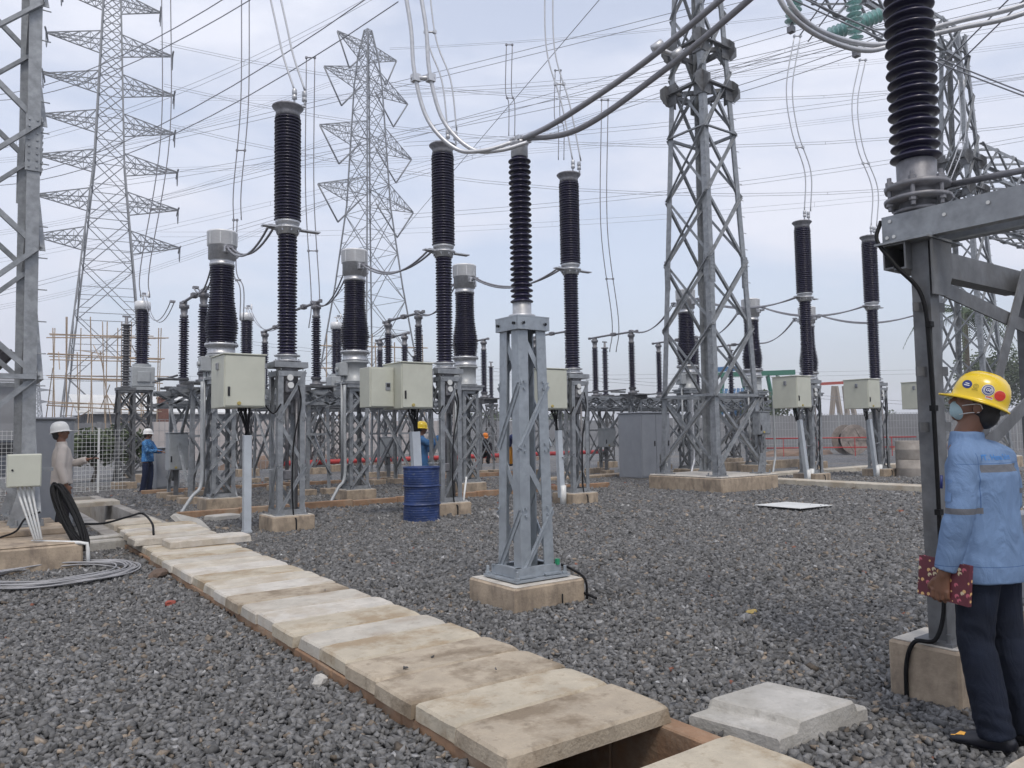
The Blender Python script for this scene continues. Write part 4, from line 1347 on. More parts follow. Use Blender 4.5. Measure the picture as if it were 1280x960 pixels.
m.tube(spline([at(0, 672, 9.2), at(20, 664, 9.2), at(32, 648, 9.4), at(50, 640, 9.6)], 6), .012, 8)
tag(m.build('cable', DARK), 'thin black cable on the tan base under the cream box', 'cable')

# ================================================================== FAR TRANSMISSION TOWERS
def pylon(label, px, d, levels, arms, az, peak=None, vstr=False, lw=.15, bw=.075, base=None):
    """levels: (z, half width); arms: (z, half length, drop); az = compass of the arm line in camera terms"""
    g = at(px, 540, d)
    t = thing('transmission_tower', label, 'pylon', (g.x, g.y, 0), group='transmission pylons in the distance')
    A = (r0 * cos(az) + V((sin(YAW), cos(YAW), 0)) * sin(az)).normalized()   # arm direction
    B = V((-A.y, A.x, 0))
    def c(i, j, z):
        for (z0, w0), (z1, w1) in zip(levels, levels[1:]):
            if z0 <= z <= z1:
                w_ = w0 + (w1 - w0) * (z - z0) / (z1 - z0); break
        else: w_ = levels[-1][1]
        return (A * i + B * j) * w_ + Z * z
    zt = levels[-1][0]
    zz = sorted(set([l[0] for l in levels]))
    for i in (-1, 1):
        for j in (-1, 1):
            m = MB()
            for z0, z1 in zip(zz, zz[1:]): m.bar(c(i, j, z0), c(i, j, z1), lw, lw, A)
            m.build('leg', TOWER, t)
    m = MB()
    z = .0
    sides = (((-1, -1), (1, -1)), ((1, 1), (-1, 1)), ((-1, 1), (-1, -1)), ((1, -1), (1, 1)))
    while z < zt - .5:
        w_ = (c(1, 1, z) - c(-1, 1, z)).length
        z1 = min(zt, z + max(1.3, w_ * .95))
        for a, b in sides:
            m.bar(c(*a, z), c(*b, z1), bw, bw); m.bar(c(*b, z), c(*a, z1), bw, bw); m.bar(c(*a, z1), c(*b, z1), bw * .8, bw * .8)
            if w_ > 3.5:
                mid = (c(*a, z) + c(*b, z1)) / 2
                for q in (a, b):
                    m.bar(mid, (c(*q, z) + c(*q, z1)) / 2, bw * .7, bw * .7)
                    m.bar((c(*q, z) * .75 + c(*q, z1) * .25), (c(*a, z) * .75 + c(*b, z1) * .25) if q == a else (c(*b, z) * .75 + c(*a, z1) * .25), bw * .7, bw * .7)
        z = z1
    m.build('bracing', TOWER, t)
    for (za, hl, rise, hb) in arms:
        for s in (-1, 1):
            m = MB()
            tip = A * (s * hl) + Z * (za + rise)
            L0 = [c(s, -1, za), c(s, 1, za)]
            U0 = [c(s, -1, za + hb), c(s, 1, za + hb)]
            n = 5
            for q in range(2):
                m.bar(L0[q], tip, bw * 1.2, bw * 1.2); m.bar(U0[q], tip + Z * .1, bw * 1.2, bw * 1.2)
                for k in range(n):
                    a, b = k / n, (k + 1) / n
                    l0, l1 = L0[q].lerp(tip, a), L0[q].lerp(tip, b)
                    u0_, u1 = U0[q].lerp(tip, a), U0[q].lerp(tip, b)
                    m.bar(l0, u1, bw * .7, bw * .7); m.bar(u0_, l1, bw * .7, bw * .7) if k < n - 1 else None
                    m.bar(l0, u0_, bw * .7, bw * .7)
            for k in range(n):
                a, b = k / n, (k + 1) / n
                m.bar(L0[0].lerp(tip, a), L0[1].lerp(tip, b), bw * .7, bw * .7); m.bar(U0[0].lerp(tip, a), U0[1].lerp(tip, b), bw * .7, bw * .7)
            m.build('cross_arm', TOWER, t)
            if vstr:
                w2 = hl * .42
                v = A * (s * (hl - w2 * .9)) + Z * (za + rise - 4.3)
                m = MB()
                m.tube([tip, v], .11, 6); m.tube([A * (s * (hl - 2.0 * w2)) + Z * (za), v], .11, 6)
                m.build('insulator_string', TOWER, t)
            else:
                m = MB(); m.tube(sag(tip + B * 1.0, tip - B * 1.0, 1.4, 8), .04, 5); m.tube([tip, tip + B * 1.6 - Z * .15], .09, 6); m.tube([tip, tip - B * 1.6 - Z * .15], .09, 6)
                m.build('insulator_string', TOWER, t)
    return t
RISE = .6
ar1 = [(z, hl, RISE, 1.5) for z, hl in ((20.6, 6.6), (24.6, 6.4), (28.6, 6.3), (32.7, 6.0), (36.8, 5.9), (41.0, 5.7), (45.5, 4.5))]
pylon('tall grey double circuit lattice pylon at upper left, nearer one', 131, 76, [(0, 3.9), (19.5, 2.2), (29, 1.35), (46, .8), (50, .6)], ar1, radians(27))
ar2 = [(33.6, 8.6, .3, 2.6), (41.5, 8.3, .3, 2.6), (49.6, 7.6, .3, 2.4), (54.0, 5.4, 1.6, 1.6)]
pylon('fainter lattice pylon with pointed arms, farther one left of centre', 462, 104, [(0, 5.9), (22, 3.2), (33, 2.1), (50, 1.35), (54, 1.0), (58, .35)], ar2, radians(52), vstr=True, lw=.16, bw=.075)
pylon('small faint pylon far away behind the left lattice tower', 43, 260, [(0, 2.5), (15, 1.2), (22, .8)], [(14, 4, .3, 1), (18, 4.6, .3, 1)], radians(10), lw=.25, bw=.14)

# ================================================================== OVERHEAD WIRES
def wires(label, segs, r, mt, grp, nm='overhead_line', seg=5, n=8, cat='wire'):
    m = MB()
    for pts in segs: m.tube(spline(pts, n), r, seg, cap=False)
    return tag(m.build(nm, mt), label, cat, grp)
def span(a, b, s=0.0, off=0.0, k=10):
    """pixel+distance endpoints -> real points with sag"""
    p, q = at(*a), at(*b)
    q2 = sag(p, q, s, k)
    return q2
OLG = 'overhead line conductors across the sky'
def farline(i, a, b, s, lb, dy=5, r=.028, three=False):
    segs = []
    for e in ((0, dy) if not three else (0, dy * .7, dy * 1.4)):
        p, q = at(a[0], a[1] + e, a[2]), at(b[0], b[1] + e * 1.0, b[2])
        segs.append(sag(p, q, s, 12))
    m = MB()
    for sg in segs: m.tube(sg, r, 4, cap=False)
    # spacers
    A_, B_ = segs[0], segs[1]
    for j in range(2, 12, 3): m.tube([A_[j], B_[j]], r * 1.1, 4)
    tag(m.build('overhead_line', WIRE), lb, 'wire', OLG)
# lines from the far pylon towards the right and left
farline(0, (487, 60, 108), (1500, -60, 95), 2, 'overhead line leaving the peak arm of the farther pylon to the right', 2, .02)
farline(1, (500, 113, 112), (1500, -10, 95), 2, 'overhead line from the top arm of the farther pylon to the right')
farline(2, (504, 178, 112), (1500, 52, 95), 2, 'overhead line from the middle arm of the farther pylon to the right')
farline(3, (505, 268, 112), (1500, 128, 95), 2, 'overhead line from the lowest arm of the farther pylon to the right')
farline(4, (250, 120, 125), (1500, 22, 110), 3, 'faint bundle crossing high behind the big tower', 4, .018, True)
farline(5, (200, 210, 125), (1500, 80, 110), 3, 'faint bundle crossing behind the big tower at its gusset plates', 4, .018, True)
farline(6, (200, 290, 130), (1500, 196, 110), 3, 'lowest faint pair crossing the blue patch of sky', 6, .02)
farline(7, (425, 98, 100), (-200, 200, 120), 4, 'bundle sloping down left from the top arm of the farther pylon', 4, .018, True)
farline(8, (420, 168, 100), (-200, 300, 120), 4, 'bundle sloping down left from the middle arm of the farther pylon', 4, .018, True)
farline(9, (418, 246, 100), (-200, 400, 120), 4, 'bundle sloping down left from the lowest arm of the farther pylon', 4, .018, True)
farline(10, (200, 52, 80), (1500, 60, 70), 5.5, 'sagging pair from the upper arm of the nearer pylon to the right', 3, .02)
farline(11, (205, 105, 80), (1500, 120, 70), 5.5, 'sagging pair from the second arm of the nearer pylon to the right', 3, .02)
farline(12, (212, 155, 80), (1500, 190, 70), 5.5, 'sagging pair from the third arm of the nearer pylon to the right', 3, .02)
farline(13, (-60, 190, 90), (540, -50, 70), 3, 'pair rising steeply behind the nearer pylon, upper one', 6, .022)
farline(14, (-60, 380, 60), (1500, -140, 60), 2, 'long faint line crossing below the arms of the nearer pylon', 5, .016)
farline(15, (300, 425, 95), (1500, 522, 70), 1, 'low pair sloping down behind the right breakers', 4, .018)
farline(16, (-40, 468, 100), (1500, 452, 110), 1, 'low level pair behind the bamboo scaffold', 5, .018)
farline(17, (-40, 330, 100), (1000, 60, 80), 2, 'faint line behind the lower arms of the nearer pylon', 5, .016)
# gantry busbar conductors (yard level, fairly near)
BBG = 'twin busbar conductors above the yard'
def pair(a, b, s, r, lb, dpx=(10, 3), n=12, mt=WIRE, extra=()):
    m = MB()
    P1 = sag(at(*a), at(*b), s, n)
    off = rgt * (dpx[0] / F * a[2]) - up * (dpx[1] / F * a[2])
    P2 = [p + off for p in P1]
    m.tube(P1, r, 6, cap=False); m.tube(P2, r, 6, cap=False)
    return tag(m.build('busbar_conductor', mt), lb, 'wire', BBG), P1, P2
pair((-20, 120, 26), (300, -14, 16), .5, .011, 'twin conductor rising through the nearer pylon to the top edge', (12, 6))
pair((-20, 225, 26), (470, -10, 15), .8, .011, 'long twin conductor rising from left edge past the leftmost breaker top', (16, 7))
pair((120, 190, 40), (1010, -28, 24), .15, .010, 'twin conductor from the droppers in the middle up to the tower head', (6, 4))
pair((130, 262, 44), (1230, -40, 24), .3, .010, 'twin conductor passing behind the gusset plates of the tower', (6, 4))
pair((110, 232, 44), (1280, -10, 24), .5, .010, 'twin conductor reaching from the middle pedestal to the upper right', (6, 5))
pair((860, 96, 30), (1140, 18, 22), .1, .012, 'twin conductor from tower head to the green glass strings', (4, 8))
pair((850, 128, 30), (1110, 42, 22), .1, .012, 'lower twin conductor from tower head to the green glass strings', (4, 7))
pair((970, -10, 12), (1500, 190, 16), .2, .013, 'twin conductor sloping down to the right behind the big insulator, upper', (30, 6))
pair((1150, 110, 14), (1290, -30, 11), .0, .012, 'twin conductor rising steeply right of the big insulator', (10, 6))
pair((1000, 44, 13), (1060, -40, 12), .0, .012, 'twin conductor rising steeply left of the big insulator', (10, 8))
m = MB(); m.tube([at(600, 240, 60), at(645, 118 + 60, 50), at(740, -10, 40)], .02, 5, cap=False)
m2 = MB(); m2.tube([at(455, 345, 70), at(800, -60, 30)], .018, 6, cap=False)
tag(m2.build('stay_wire', WIRE), 'single straight wire slanting up from behind the second breaker', 'wire')

# droppers
DRG = 'dropper cables hanging to the equipment'
def dropper(pts, gap, r, lb, mt=COND, sp=(), gp2=None, fit=True):
    """two parallel cables; pts in (px,py,dist); gap in metres to the right"""
    m = MB()
    P = [at(*p) for p in pts]
    s1 = spline(P, 8)
    o = rgt * gap
    s2 = [p + o * (1.0) for p in s1]
    m.tube(s1, r, 8); m.tube(s2, r, 8)
    for k in sp:
        i = int(k * (len(s1) - 1))
        a, b = s1[i], s2[i]
        d = (b - a).normalized()
        m.tube([a - d * r * 2.2, b + d * r * 2.2], r * 1.1, 6); m.box(a, (r * 3.6,) * 3); m.box(b, (r * 3.6,) * 3)
    return tag(m.build('dropper_cable', mt), lb, 'cable', DRG)
def topof(o, dx=.1, h=7.2):
    l = o.location; s = o.scale[0]
    return V((l.x + dx * s, l.y - .03, h * s))
def proj(p):
    v = V(p) - CAM
    d = v.dot(fwd)
    return (640 + F * v.dot(rgt) / d, 480 - F * v.dot(up) / d, d)
def dropto(o, above, gap, r, lb, sp=(.5,), mt=COND):
    e = proj(topof(o)); l = [(*p, e[2]) if len(p) == 2 else p for p in above]
    dropper(l + [(e[0], e[1], e[2])], gap, r, lb, mt, sp)
dropto(cbs[0], [(325, -60), (345, 30), (354, 70)], .17, .017, 'twin pale cable dropping onto the leftmost breaker top', ())
dropto(cbs[1], [(520, -80), (532, 40), (552, 100)], .17, .016, 'twin pale cable dropping onto the second breaker top', (.35,))
dropto(cbs[2], [(681, -40), (683, 60), (702, 130)], .17, .016, 'twin pale cable dropping onto the breaker right of the pedestal', (.55,))
dropto(cbs[3], [(993, 45), (983, 110), (990, 165), (1006, 215)], .17, .017, 'twin pale cable dropping to the breaker right of the tower', (.02, .62))
dropto(cbs[4], [(1075, 75), (1065, 130), (1072, 185), (1090, 235)], .17, .017, 'twin pale cable dropping to the breaker left of the steel post', (.02, .62))
dropto(cbs[5], [(1198, 100), (1200, 170), (1180, 230)], .17, .017, 'twin pale cable dropping behind the steel portal', (.4,))
for (x, y0, y1, x1, d, g_, lb) in ((302, -20, 275, 292, 22, .22, 'long twin dropper left of the leftmost breaker'), (202, -30, 372, 176, 24, .28, 'long twin dropper to the voltage transformer at left'),
                    (383, 72, 410, 386, 22, .24, 'long twin dropper between the first two breakers, ending in a loop'), (633, 56, 170, 636, 26, .2, 'short twin dropper above the middle pedestal'),
                    (694, 88, 200, 698, 28, .2, 'short twin dropper behind the breaker right of the pedestal'), (752, 125, 440, 762, 26, .22, 'long twin dropper left of the lattice tower'),
                    (292, 275, 400, 300, 22, .1, 'lower part of the twin dropper beside the leftmost transformer')):
    dropper([(x, y0, d), (x - 1, (y0 + y1) / 2, d), (x1 + (3 if y1 > 400 else 0), y1 - 40, d), (x1, y1, d)], g_, .016, lb, COND2, (.02, .5))
dropper([(497, 0 - 60, 6.6), (513, 30, 6.6), (518, 90, 6.6), (535, 150, 6.6), (570, 186, 6.55), (605, 188, 6.5), (640, 178, 6.5)], .13, .018, 'pair of thick pale cables curving down to the middle pedestal top', COND, (.36,))
m = MB()
T0 = V((4.12, 5.5, 4.16))
for k, dx in enumerate((0, 1)):
    a = T0 + V((.03, 0, .02))
    q = [proj(a)[:2]]
    pts = [a] + [at(x + dx * 22, y + dx * 12, d) for x, y, d in ((700, 150, 6.1), (800, 82, 5.6), (900, 0, 5.1), (1000, -90, 4.7))]
    m.tube(spline(pts, 8), .0235, 10)
tag(m.build('tubular_conductor', COND2), 'pair of thick grey conductors sweeping from pedestal top to upper right', 'conductor')
m = MB(); c1 = at(832, 62, 5.5)
for dx in (-10, 14): m.lathe([(.02, -.045), (.034, -.04), (.034, .04), (.02, .045)], 12, at(832 + dx, 62 + dx * .4, 5.5), (rgt + up * .7).to_track_quat('Z', 'Y').to_matrix())
m.tube([at(815, 58, 5.5), at(850, 72, 5.5)], .018, 8)
tag(m.build('spacer_clamp', ALU), 'bright metal clamp joining the two thick sweeping conductors', 'clamp')
m = MB()
for k in range(2):
    pts = [at(962 + 12 * k, -30, 5.2), at(985 + 8 * k, 15 - 3 * k, 5.2), at(1030, 48 - 7 * k, 5.3), at(1090, 63 - 7 * k, 5.4), at(1150, 50 + 6 * k - 10, 5.4), at(1200, 32 + 9 * k - 6, 5.3), at(1290, 2 + 10 * k, 5.1), at(1400, -60, 5)]
    m.tube(spline(pts, 8), .018, 10)
tag(m.build('tubular_conductor', COND), 'pair of pale conductors curving behind the big right insulator', 'conductor')

# connections between breaker, transformer and disconnector
JG = 'twin jumper cables between the apparatus'
def jumper(p, q, s, lb, r=.02, gap=.09):
    m = MB()
    p, q = V(p), V(q)
    d = (q - p).normalized(); o = V((-d.y, d.x, 0)) * gap / 2
    for k in (-1, 1):
        pts = sag(p + o * k, q + o * k * 1.0 + Z * .0, s + (.04 if k > 0 else 0), 14)
        m.tube(pts, r, 7)
    for e in (p, q):
        m.box(e, (.12, .12, .05)); 
    mid = p.lerp(q, .22) - Z * s * .6
    tag(m.build('jumper_cable', COND2), lb, 'cable', JG)
names = ['leftmost', 'second', 'third', 'fourth', 'fifth', 'sixth']
where = ['behind the leftmost cream cabinet', 'above the double cabinets', 'right of the middle pedestal', 'right of the big tower', 'left of the steel post', 'behind the steel post']
for i, (b, c_) in enumerate(zip(cbs, CT)):
    s = b.scale[0]
    p = V((b.location.x - .25, b.location.y + .05, 4.88 * s)); q = V((c_.location.x, c_.location.y - .5, 5.33 * s))
    jumper(p, q, .28, 'twin cable from breaker middle to its transformer, ' + where[i])
    q2 = V((c_.location.x, c_.location.y + .5, 5.33 * s)); r_ = V((c_.location.x - .05, 18.2 + (0 if i < 1 else .5), 4.9))
    jumper(q2, r_, .35, 'twin cable from transformer down to its disconnector, ' + where[i], .018)
vx = [onaz(177, 29), onaz(308, 29.8), onaz(421, 30.4)]
for (x0, x1, y, z, lb) in ((vx[0], 4.35, 28.8, 6.5, 'sagging cable from the voltage transformer at left to the disconnector'), (vx[1], 7.35, 29.6, 6.5, 'sagging cable from the second voltage transformer to its disconnector'), (vx[2], 10.4, 30.2, 6.5, 'sagging cable from the third voltage transformer to its disconnector')):
    jumper((x0, y, z), (x1, 20.4, 4.9), .7, lb, .012)

# green glass insulator strings near the upper right
def glass_string(label, p, q, n=16):
    p, q = V(p), V(q)
    t = thing('insulator_string', label, 'insulator', p, group='green glass insulator strings')
    d = (q - p); Ln = d.length; rot = d.to_track_quat('Z', 'Y').to_matrix()
    st = Ln / n
    pr = []
    for k in range(n):
        z = k * st
        pr += [(.02, z), (.05, z + st * .15), (.05, z + st * .4), (.125, z + st * .55), (.13, z + st * .62), (.06, z + st * .7), (.02, z + st * .75)]
    m = MB(); m.lathe(pr, 16, (0, 0, 0), rot); m.build('glass_discs', GLASS, t)
    m = MB(); m.tube([d * -.04, (0, 0, 0)], .03, 8); m.tube([d, d * 1.08], .03, 8); m.box(d * 1.08, (.1, .1, .1)); m.tube([d * -.04, d * 1.08], .018, 6); m.build('end_fitting', CAST, t)
    return t
glass_string('vertical green glass string hanging left of the big insulator', at(1064, -60, 13), at(1070, 58, 13))
glass_string('sloping green glass string behind the vertical one', at(1102, 18, 13.5), at(1036, 44, 13.5), 12)
glass_string('green glass string at the top edge above the pale curving conductors', at(1003, -60, 13), at(990, 30, 13), 12)

# ================================================================== BACKGROUND
# rear wall
def wall(x0, x1, y, h, mt, lb, nm='perimeter_wall', th=.25):
    m = MB(); m.bb(x0, x1, y, y + th, -.1, h)
    k = x0
    while k < x1:
        m.bb(k, k + .3, y - .06, y + th + .06, -.1, h + .08); k += 4.0
    o = m.build(nm, mt); tag(o, lb, 'wall'); return o
wall(-60, 60, 60, 2.6, WALLC, 'long grey rendered boundary wall behind the yard')
_a, _b = at(835, 540, 52), at(1500, 540, 47)
m = MB(); m.bar((_a.x, _a.y, 1.15), (_b.x, _b.y, 1.15), .25, 2.3, Z.cross(_b - _a))
tag(m.build('perimeter_wall', WALLC), 'solid grey wall right behind the mesh fence at right', 'wall')
wall(9, 32, 52, 2.5, WALLP, 'pale pinkish wall section behind the middle of the yard')
m = MB(); m.bb(-30, 4.0, 62, 80, 0, 5.4); m.poly([(-30.5, 61.5, 5.4), (4.5, 61.5, 5.4), (4.5, 71, 6.6), (-30.5, 71, 6.6)], .1, (0, -.1, 1))
tag(m.build('shed_building', WALLC), 'long low grey building behind the left tower foot', 'building')
t = thing('warehouse', 'white roofed low building beyond the frames at left of centre', 'building', (16, 66, 0))
m = MB(); m.bb(-8, 10, 0, 10, 0, 3.4); m.build('wall', WALLC, t)
m = MB(); m.poly([(-8.6, -.5, 3.4), (10.6, -.5, 3.4), (10.6, 5, 5.0), (-8.6, 5, 5.0)], .12, (0, 0, 1)); m.build('roof', WHITEP, t)
# dark corrugated roof edge at far left
m = MB()
pa, pb, pc, pd = at(-60, 405, 14), at(20, 441, 14), at(-10, 470, 14.5), at(-60, 500, 14.6)
m.poly([pa, pb, pc, pd], .04, (0, 0, -1))
for k in range(12):
    q = k / 12
    m.tube([pa.lerp(pb, q), pd.lerp(pc, q)], .03, 6)
tag(m.build('roof_sheet', mat('dark_corrugated_roof', (.05, .045, .05), .6)), 'corner of a dark corrugated roof at the left edge', 'roof')
m = MB()
m.tube([(0, 0, 0), (0, 0, 11)], .16, 8); m.box((0, 0, 10.2), (2.2, .12, .14)); m.box((0, 0, 9.2), (1.2, .12, .14))
for k in (-1, -.5, .5, 1): m.cyl((k, 0, 10.27), .09, .3, 8)
o = m.build('utility_pole', GALVD); g = at(16, 540, 150); o.location = (g.x, g.y, 0)
tag(o, 'small distant utility pole over the grey building at left', 'pole')
t = thing('chimney_stack', 'small brick red stack above the wall at left', 'chimney', (onaz(204, 62), 62, 0))
m = MB(); m.bb(-.35, .35, -.35, .35, 0, 4.4, .02); m.bb(-.42, .42, -.42, .42, 4.4, 4.55, .02); m.build('stack', mat('brick_red_wall', (.17, .08, .06), .9, 0, .2, 6), t)

# mesh fences
FGREY = mat('dull_fence_wire', (.33, .34, .35), .6)
def fence(p, q, h, lb, mt=FGREY, st=.16, rails=6, post=2.4, wr=.006):
    p, q = V(p), V(q)
    t = thing('mesh_fence', lb, 'fence', p, group='wire mesh fences round the yard')
    d = q - p; L_ = d.length; d.normalize()
    m = MB(); k = 0
    while k <= L_: 
        m.bar(d * k, d * k + Z * (h + .05), .05, .05, d); k += post
    m.build('posts', mt, t)['kind'] = 'stuff'
    m = MB(); k = 0
    while k < L_:
        m.bar(d * k + Z * .08, d * k + Z * h, wr * 2, wr * 2, d); k += st
    for j in range(rails): m.bar(Z * (.1 + (h - .12) * j / (rails - 1)), d * L_ + Z * (.1 + (h - .12) * j / (rails - 1)), wr * 2.4, wr * 2.4)
    m.build('mesh_panel', mt, t)
    return t
fence((-4, 23.6, 0), (3.9, 23.6, 0), 1.75, 'white mesh fence behind the man in the white helmet', WHITEP, rails=16, st=.10, wr=.0035)
fence((5.8, 31, 0), (24, 31, 0), 2.2, 'grey mesh fence across the middle background', st=.2, wr=.008)
_a, _b = at(842, 540, 47), at(1400, 540, 43)
fence((_a.x, _a.y, 0), (_b.x, _b.y, 0), 2.3, 'grey mesh fence along the right background', st=.16, wr=.008)
# red pipes and rails
for (x0, x1, y, z, lb, n) in ((10, 27, 29, .45, 'long red pipe on low stands in the middle background', 1), (0, 14, 0, .45, 'pair of red rails before the fence at right', 2)):
    m = MB()
    for k in range(n): m.tube([(x0, y, z + k * .5), (x1, y, z + k * .5)], .10 if n == 1 else .032, 10)
    x = x0
    while x < x1:
        m.bb(x, x + .05, y - .03, y + .03, 0, z + .5 * (n - 1)); x += 3.0
    o = m.build('red_pipe', RED); tag(o, lb, 'pipe')
    if n == 2:
        _p, _q = at(935, 540, 41), at(1145, 540, 39); o.location = (_p.x, _p.y, 0); o.rotation_euler = (0, 0, atan2(_q.y - _p.y, _q.x - _p.x)); o.scale.x = (_q - _p).length / 14
# heaps of soil and building material
random.seed(3)
SOIL = mat('brown_soil', (.17, .12, .09), .95, 0, .25, 1.2, bump=.4, bscale=8)
for i, (px_, yy, w_, h_, lb) in enumerate(((1150, 24, 3.5, .5, 'low heap of brown soil before the right fence'), (600, 33, 4, .5, 'low heap of brown soil behind the middle pedestal'), (380, 36, 4, .6, 'low heap of reddish soil behind the frames at left'), (985, 25.5, 3.0, .35, 'brown rubble strip behind the breaker right of the tower'))):
    o = rock((onaz(px_, yy), yy, 0), (w_, 1.2, h_), SOIL, lb, 'soil_heap')
    o['category'] = 'soil heap'
# wooden cable reel
t = thing('cable_reel', 'weathered cable reel before the fence between two right breakers', 'cable reel', (at(1062, 540, 42).x, at(1062, 540, 42).y, 0), rotz=radians(62))
RW = mat('weathered_wood', (.24, .21, .19), .85, 0, .3, 4)
for s in (-1, 1):
    m = MB(); m.lathe([(.10, -.03), (.78, -.03), (.78, .03), (.70, .03), (.69, .015), (.45, .015), (.44, .03), (.10, .03)], 28, (s * .42, 0, .78), Matrix.Rotation(pi / 2, 3, 'Y'), smooth=False)
    for k in range(6):
        q = k * pi / 3; m.box((s * .46, .4 * cos(q), .78 + .4 * sin(q)), (.03, .10, .6), Matrix.Rotation(-q + pi / 2, 3, 'X'))
    m.build('reel_flange', RW, t)
m = MB(); m.lathe([(.42, -.4), (.42, .4)], 24, (0, 0, .78), Matrix.Rotation(pi / 2, 3, 'Y')); m.build('wound_cable', DARK, t)
# concrete ring drum
t.scale = (1.05,) * 3
t = thing('concrete_ring', 'stack of pale concrete rings left of the steel post', 'concrete ring', (onaz(1127, 12.9) - .3, 12.4, 0))
t.location = (22.6, 11.4, 0)
RC = mat('ring_concrete', (.34, .31, .28), .9, 0, .2, 3, bump=.2)
for k in range(2):
    m = MB(); z = k * .55
    m.lathe([(.34, z), (.40, z), (.41, z + .02), (.405, z + .27), (.415, z + .29), (.405, z + .31), (.41, z + .53), (.40, z + .545), (.34, z + .545), (.33, z + .5)], 28); m.build('ring', RC, t)
t.scale = (.95, .95, .98)
# cabinets
def big_cab(label, loc, sx, sy, sz, rotz=0, mt=None, doors=2, plinth=.1):
    mt = mt or GREYC
    t = thing('kiosk_cabinet', label, 'cabinet', loc, rotz, 'grey steel kiosk cabinets')
    m = MB(); m.bb(-sx / 2, sx / 2, -sy / 2, sy / 2, plinth, sz, .01); m.bb(-sx / 2 - .03, sx / 2 + .03, -sy / 2 - .05, sy / 2 + .03, sz + .001, sz + .04, .01); m.build('cabinet_body', mt, t)
    m = MB(); m.bb(-sx / 2 + .02, sx / 2 - .02, -sy / 2 + .02, sy / 2 - .02, 0, plinth, .005); m.build('concrete_base', [TRENCH], t)
    w_ = (sx - .06) / doors
    for k in range(doors):
        cx_ = -sx / 2 + .03 + w_ * (k + .5)
        m = MB(); m.box((cx_, -sy / 2 - .008, (sz + plinth) / 2), (w_ - .015, .016, sz - plinth - .08), bev=.004); d = m.build('door', mt, t)
        m = MB(); m.box((cx_ + w_ * .38, -sy / 2 - .03, sz * .55), (.03, .03, .16), bev=.006); m.build('handle', BLACKP, d)
    return t
c1 = big_cab('large grey two door kiosk just left of the big tower base', (17.0, 16.6, 0), 1.25, .95, 2.0)
m = MB(); m.box((.3, -.49, .45), (.34, .008, .10)); m.build('label_plate', WHITEP, c1)
big_cab('tall grey cabinet behind the man in the white helmet', (1.27, 14.75, 0), .66, .6, 1.82, doors=1)
m = MB(); m.box((.25, -.37, .55), (.3, .008, .12)); 
lean = big_cab('low grey cabinet with open door that the man in blue leans on', (onaz(209, 23.4), 23.4, 0), .62, .5, 1.2, doors=1)
def smallbox(lb, loc, z, sx, sy, sz, leg=True, mt=None):
    t = thing('marshalling_box', lb, 'box', loc, group='small marshalling boxes on posts')
    cabinet(t, (0, 0, z), sx, sy, sz, 'box_body', mt or TANK, vent=False)
    m = MB(); m.bar((0, .05, 0), (0, .05, z), .09, .09, (1, 0, 0)); m.tube([(-.08, 0, z - .25), (-.08, 0, z)], .03, 8); m.build('post', GALVD, t)
    m = MB(); m.bb(-.18, .18, -.15, .2, -.05, .16, .01); m.build('concrete_base', [PLINTH], t)
    return t
smallbox('small pale marshalling box beside the grey two door kiosk', (onaz(757, 19.5), 19.5, 0), .95, .5, .34, .62)
smallbox('narrow grey box on a stub behind the leftmost cabinet', (onaz(222, 19.2), 19.2, 0), .75, .42, .4, .85)
smallbox('grey box on the leg of the big lattice tower', (16.05, 11.7, 0), 1.35, .42, .2, .55, mt=GALV)
smallbox('distant pale box behind the drum', (onaz(486, 22), 22, 0), .8, .5, .34, .6)
wt = MB()
# water tanker style green and blue frames beyond the fence at right
t = thing('steel_structure', 'green and blue steel frames beyond the fence right of the tower', 'structure', (at(935, 540, 95).x, at(935, 540, 95).y, 0))
GR = mat('green_structure_paint', (.02, .14, .09), .6); BL = mat('blue_structure_paint', (.04, .14, .30), .5); YG = mat('red_yellow_beam_paint', (.35, .06, .04), .5)
sx0 = 0
m = MB()
def pxx(px_, z):
    p = at(px_, 540, 95); return V((p.x - t.location.x, p.y - t.location.y, z))
m.bar(pxx(892, 8.2), pxx(996, 8.4), .6, .6, (0, 1, 0)); 
for px_, px2 in ((897, 906), (945, 930), (958, 975), (975, 962), (1000, 990)): m.bar(pxx(px_, 0), pxx(px2, 8.0), .35, .35, (0, 1, 0))
m.build('green_frame', GR, t)
m = MB()
for k in range(7): m.tube([pxx(895 + k * 6, 2 + k * .2), pxx(905 + k * 5, 6.5)], .2, 6)
m.bar(pxx(880, 8.8), pxx(925, 9.0), .6, .6, (0, 1, 0)); m.build('blue_frame', BL, t)
t = thing('crane_frame', 'pale A frame with red top beam behind the right breakers', 'structure', (at(1043, 540, 95).x, at(1043, 540, 95).y, 0))
m = MB()
def px3(px_, z):
    p = at(px_, 540, 95); return V((p.x - t.location.x, p.y - t.location.y, z))
for a_, b_ in ((1037, 1045), (1055, 1047), (1075, 1062), (1062, 1058)): m.bar(px3(a_, 0), px3(b_, 6.6), .45, .45, (0, 1, 0))
m.build('frame_leg', mat('pale_brown_paint', (.30, .26, .22), .7), t)
m = MB(); m.bar(px3(1028, 6.9), px3(1078, 7.1), .35, .35, (0, 1, 0)); m.build('top_beam', YG, t)

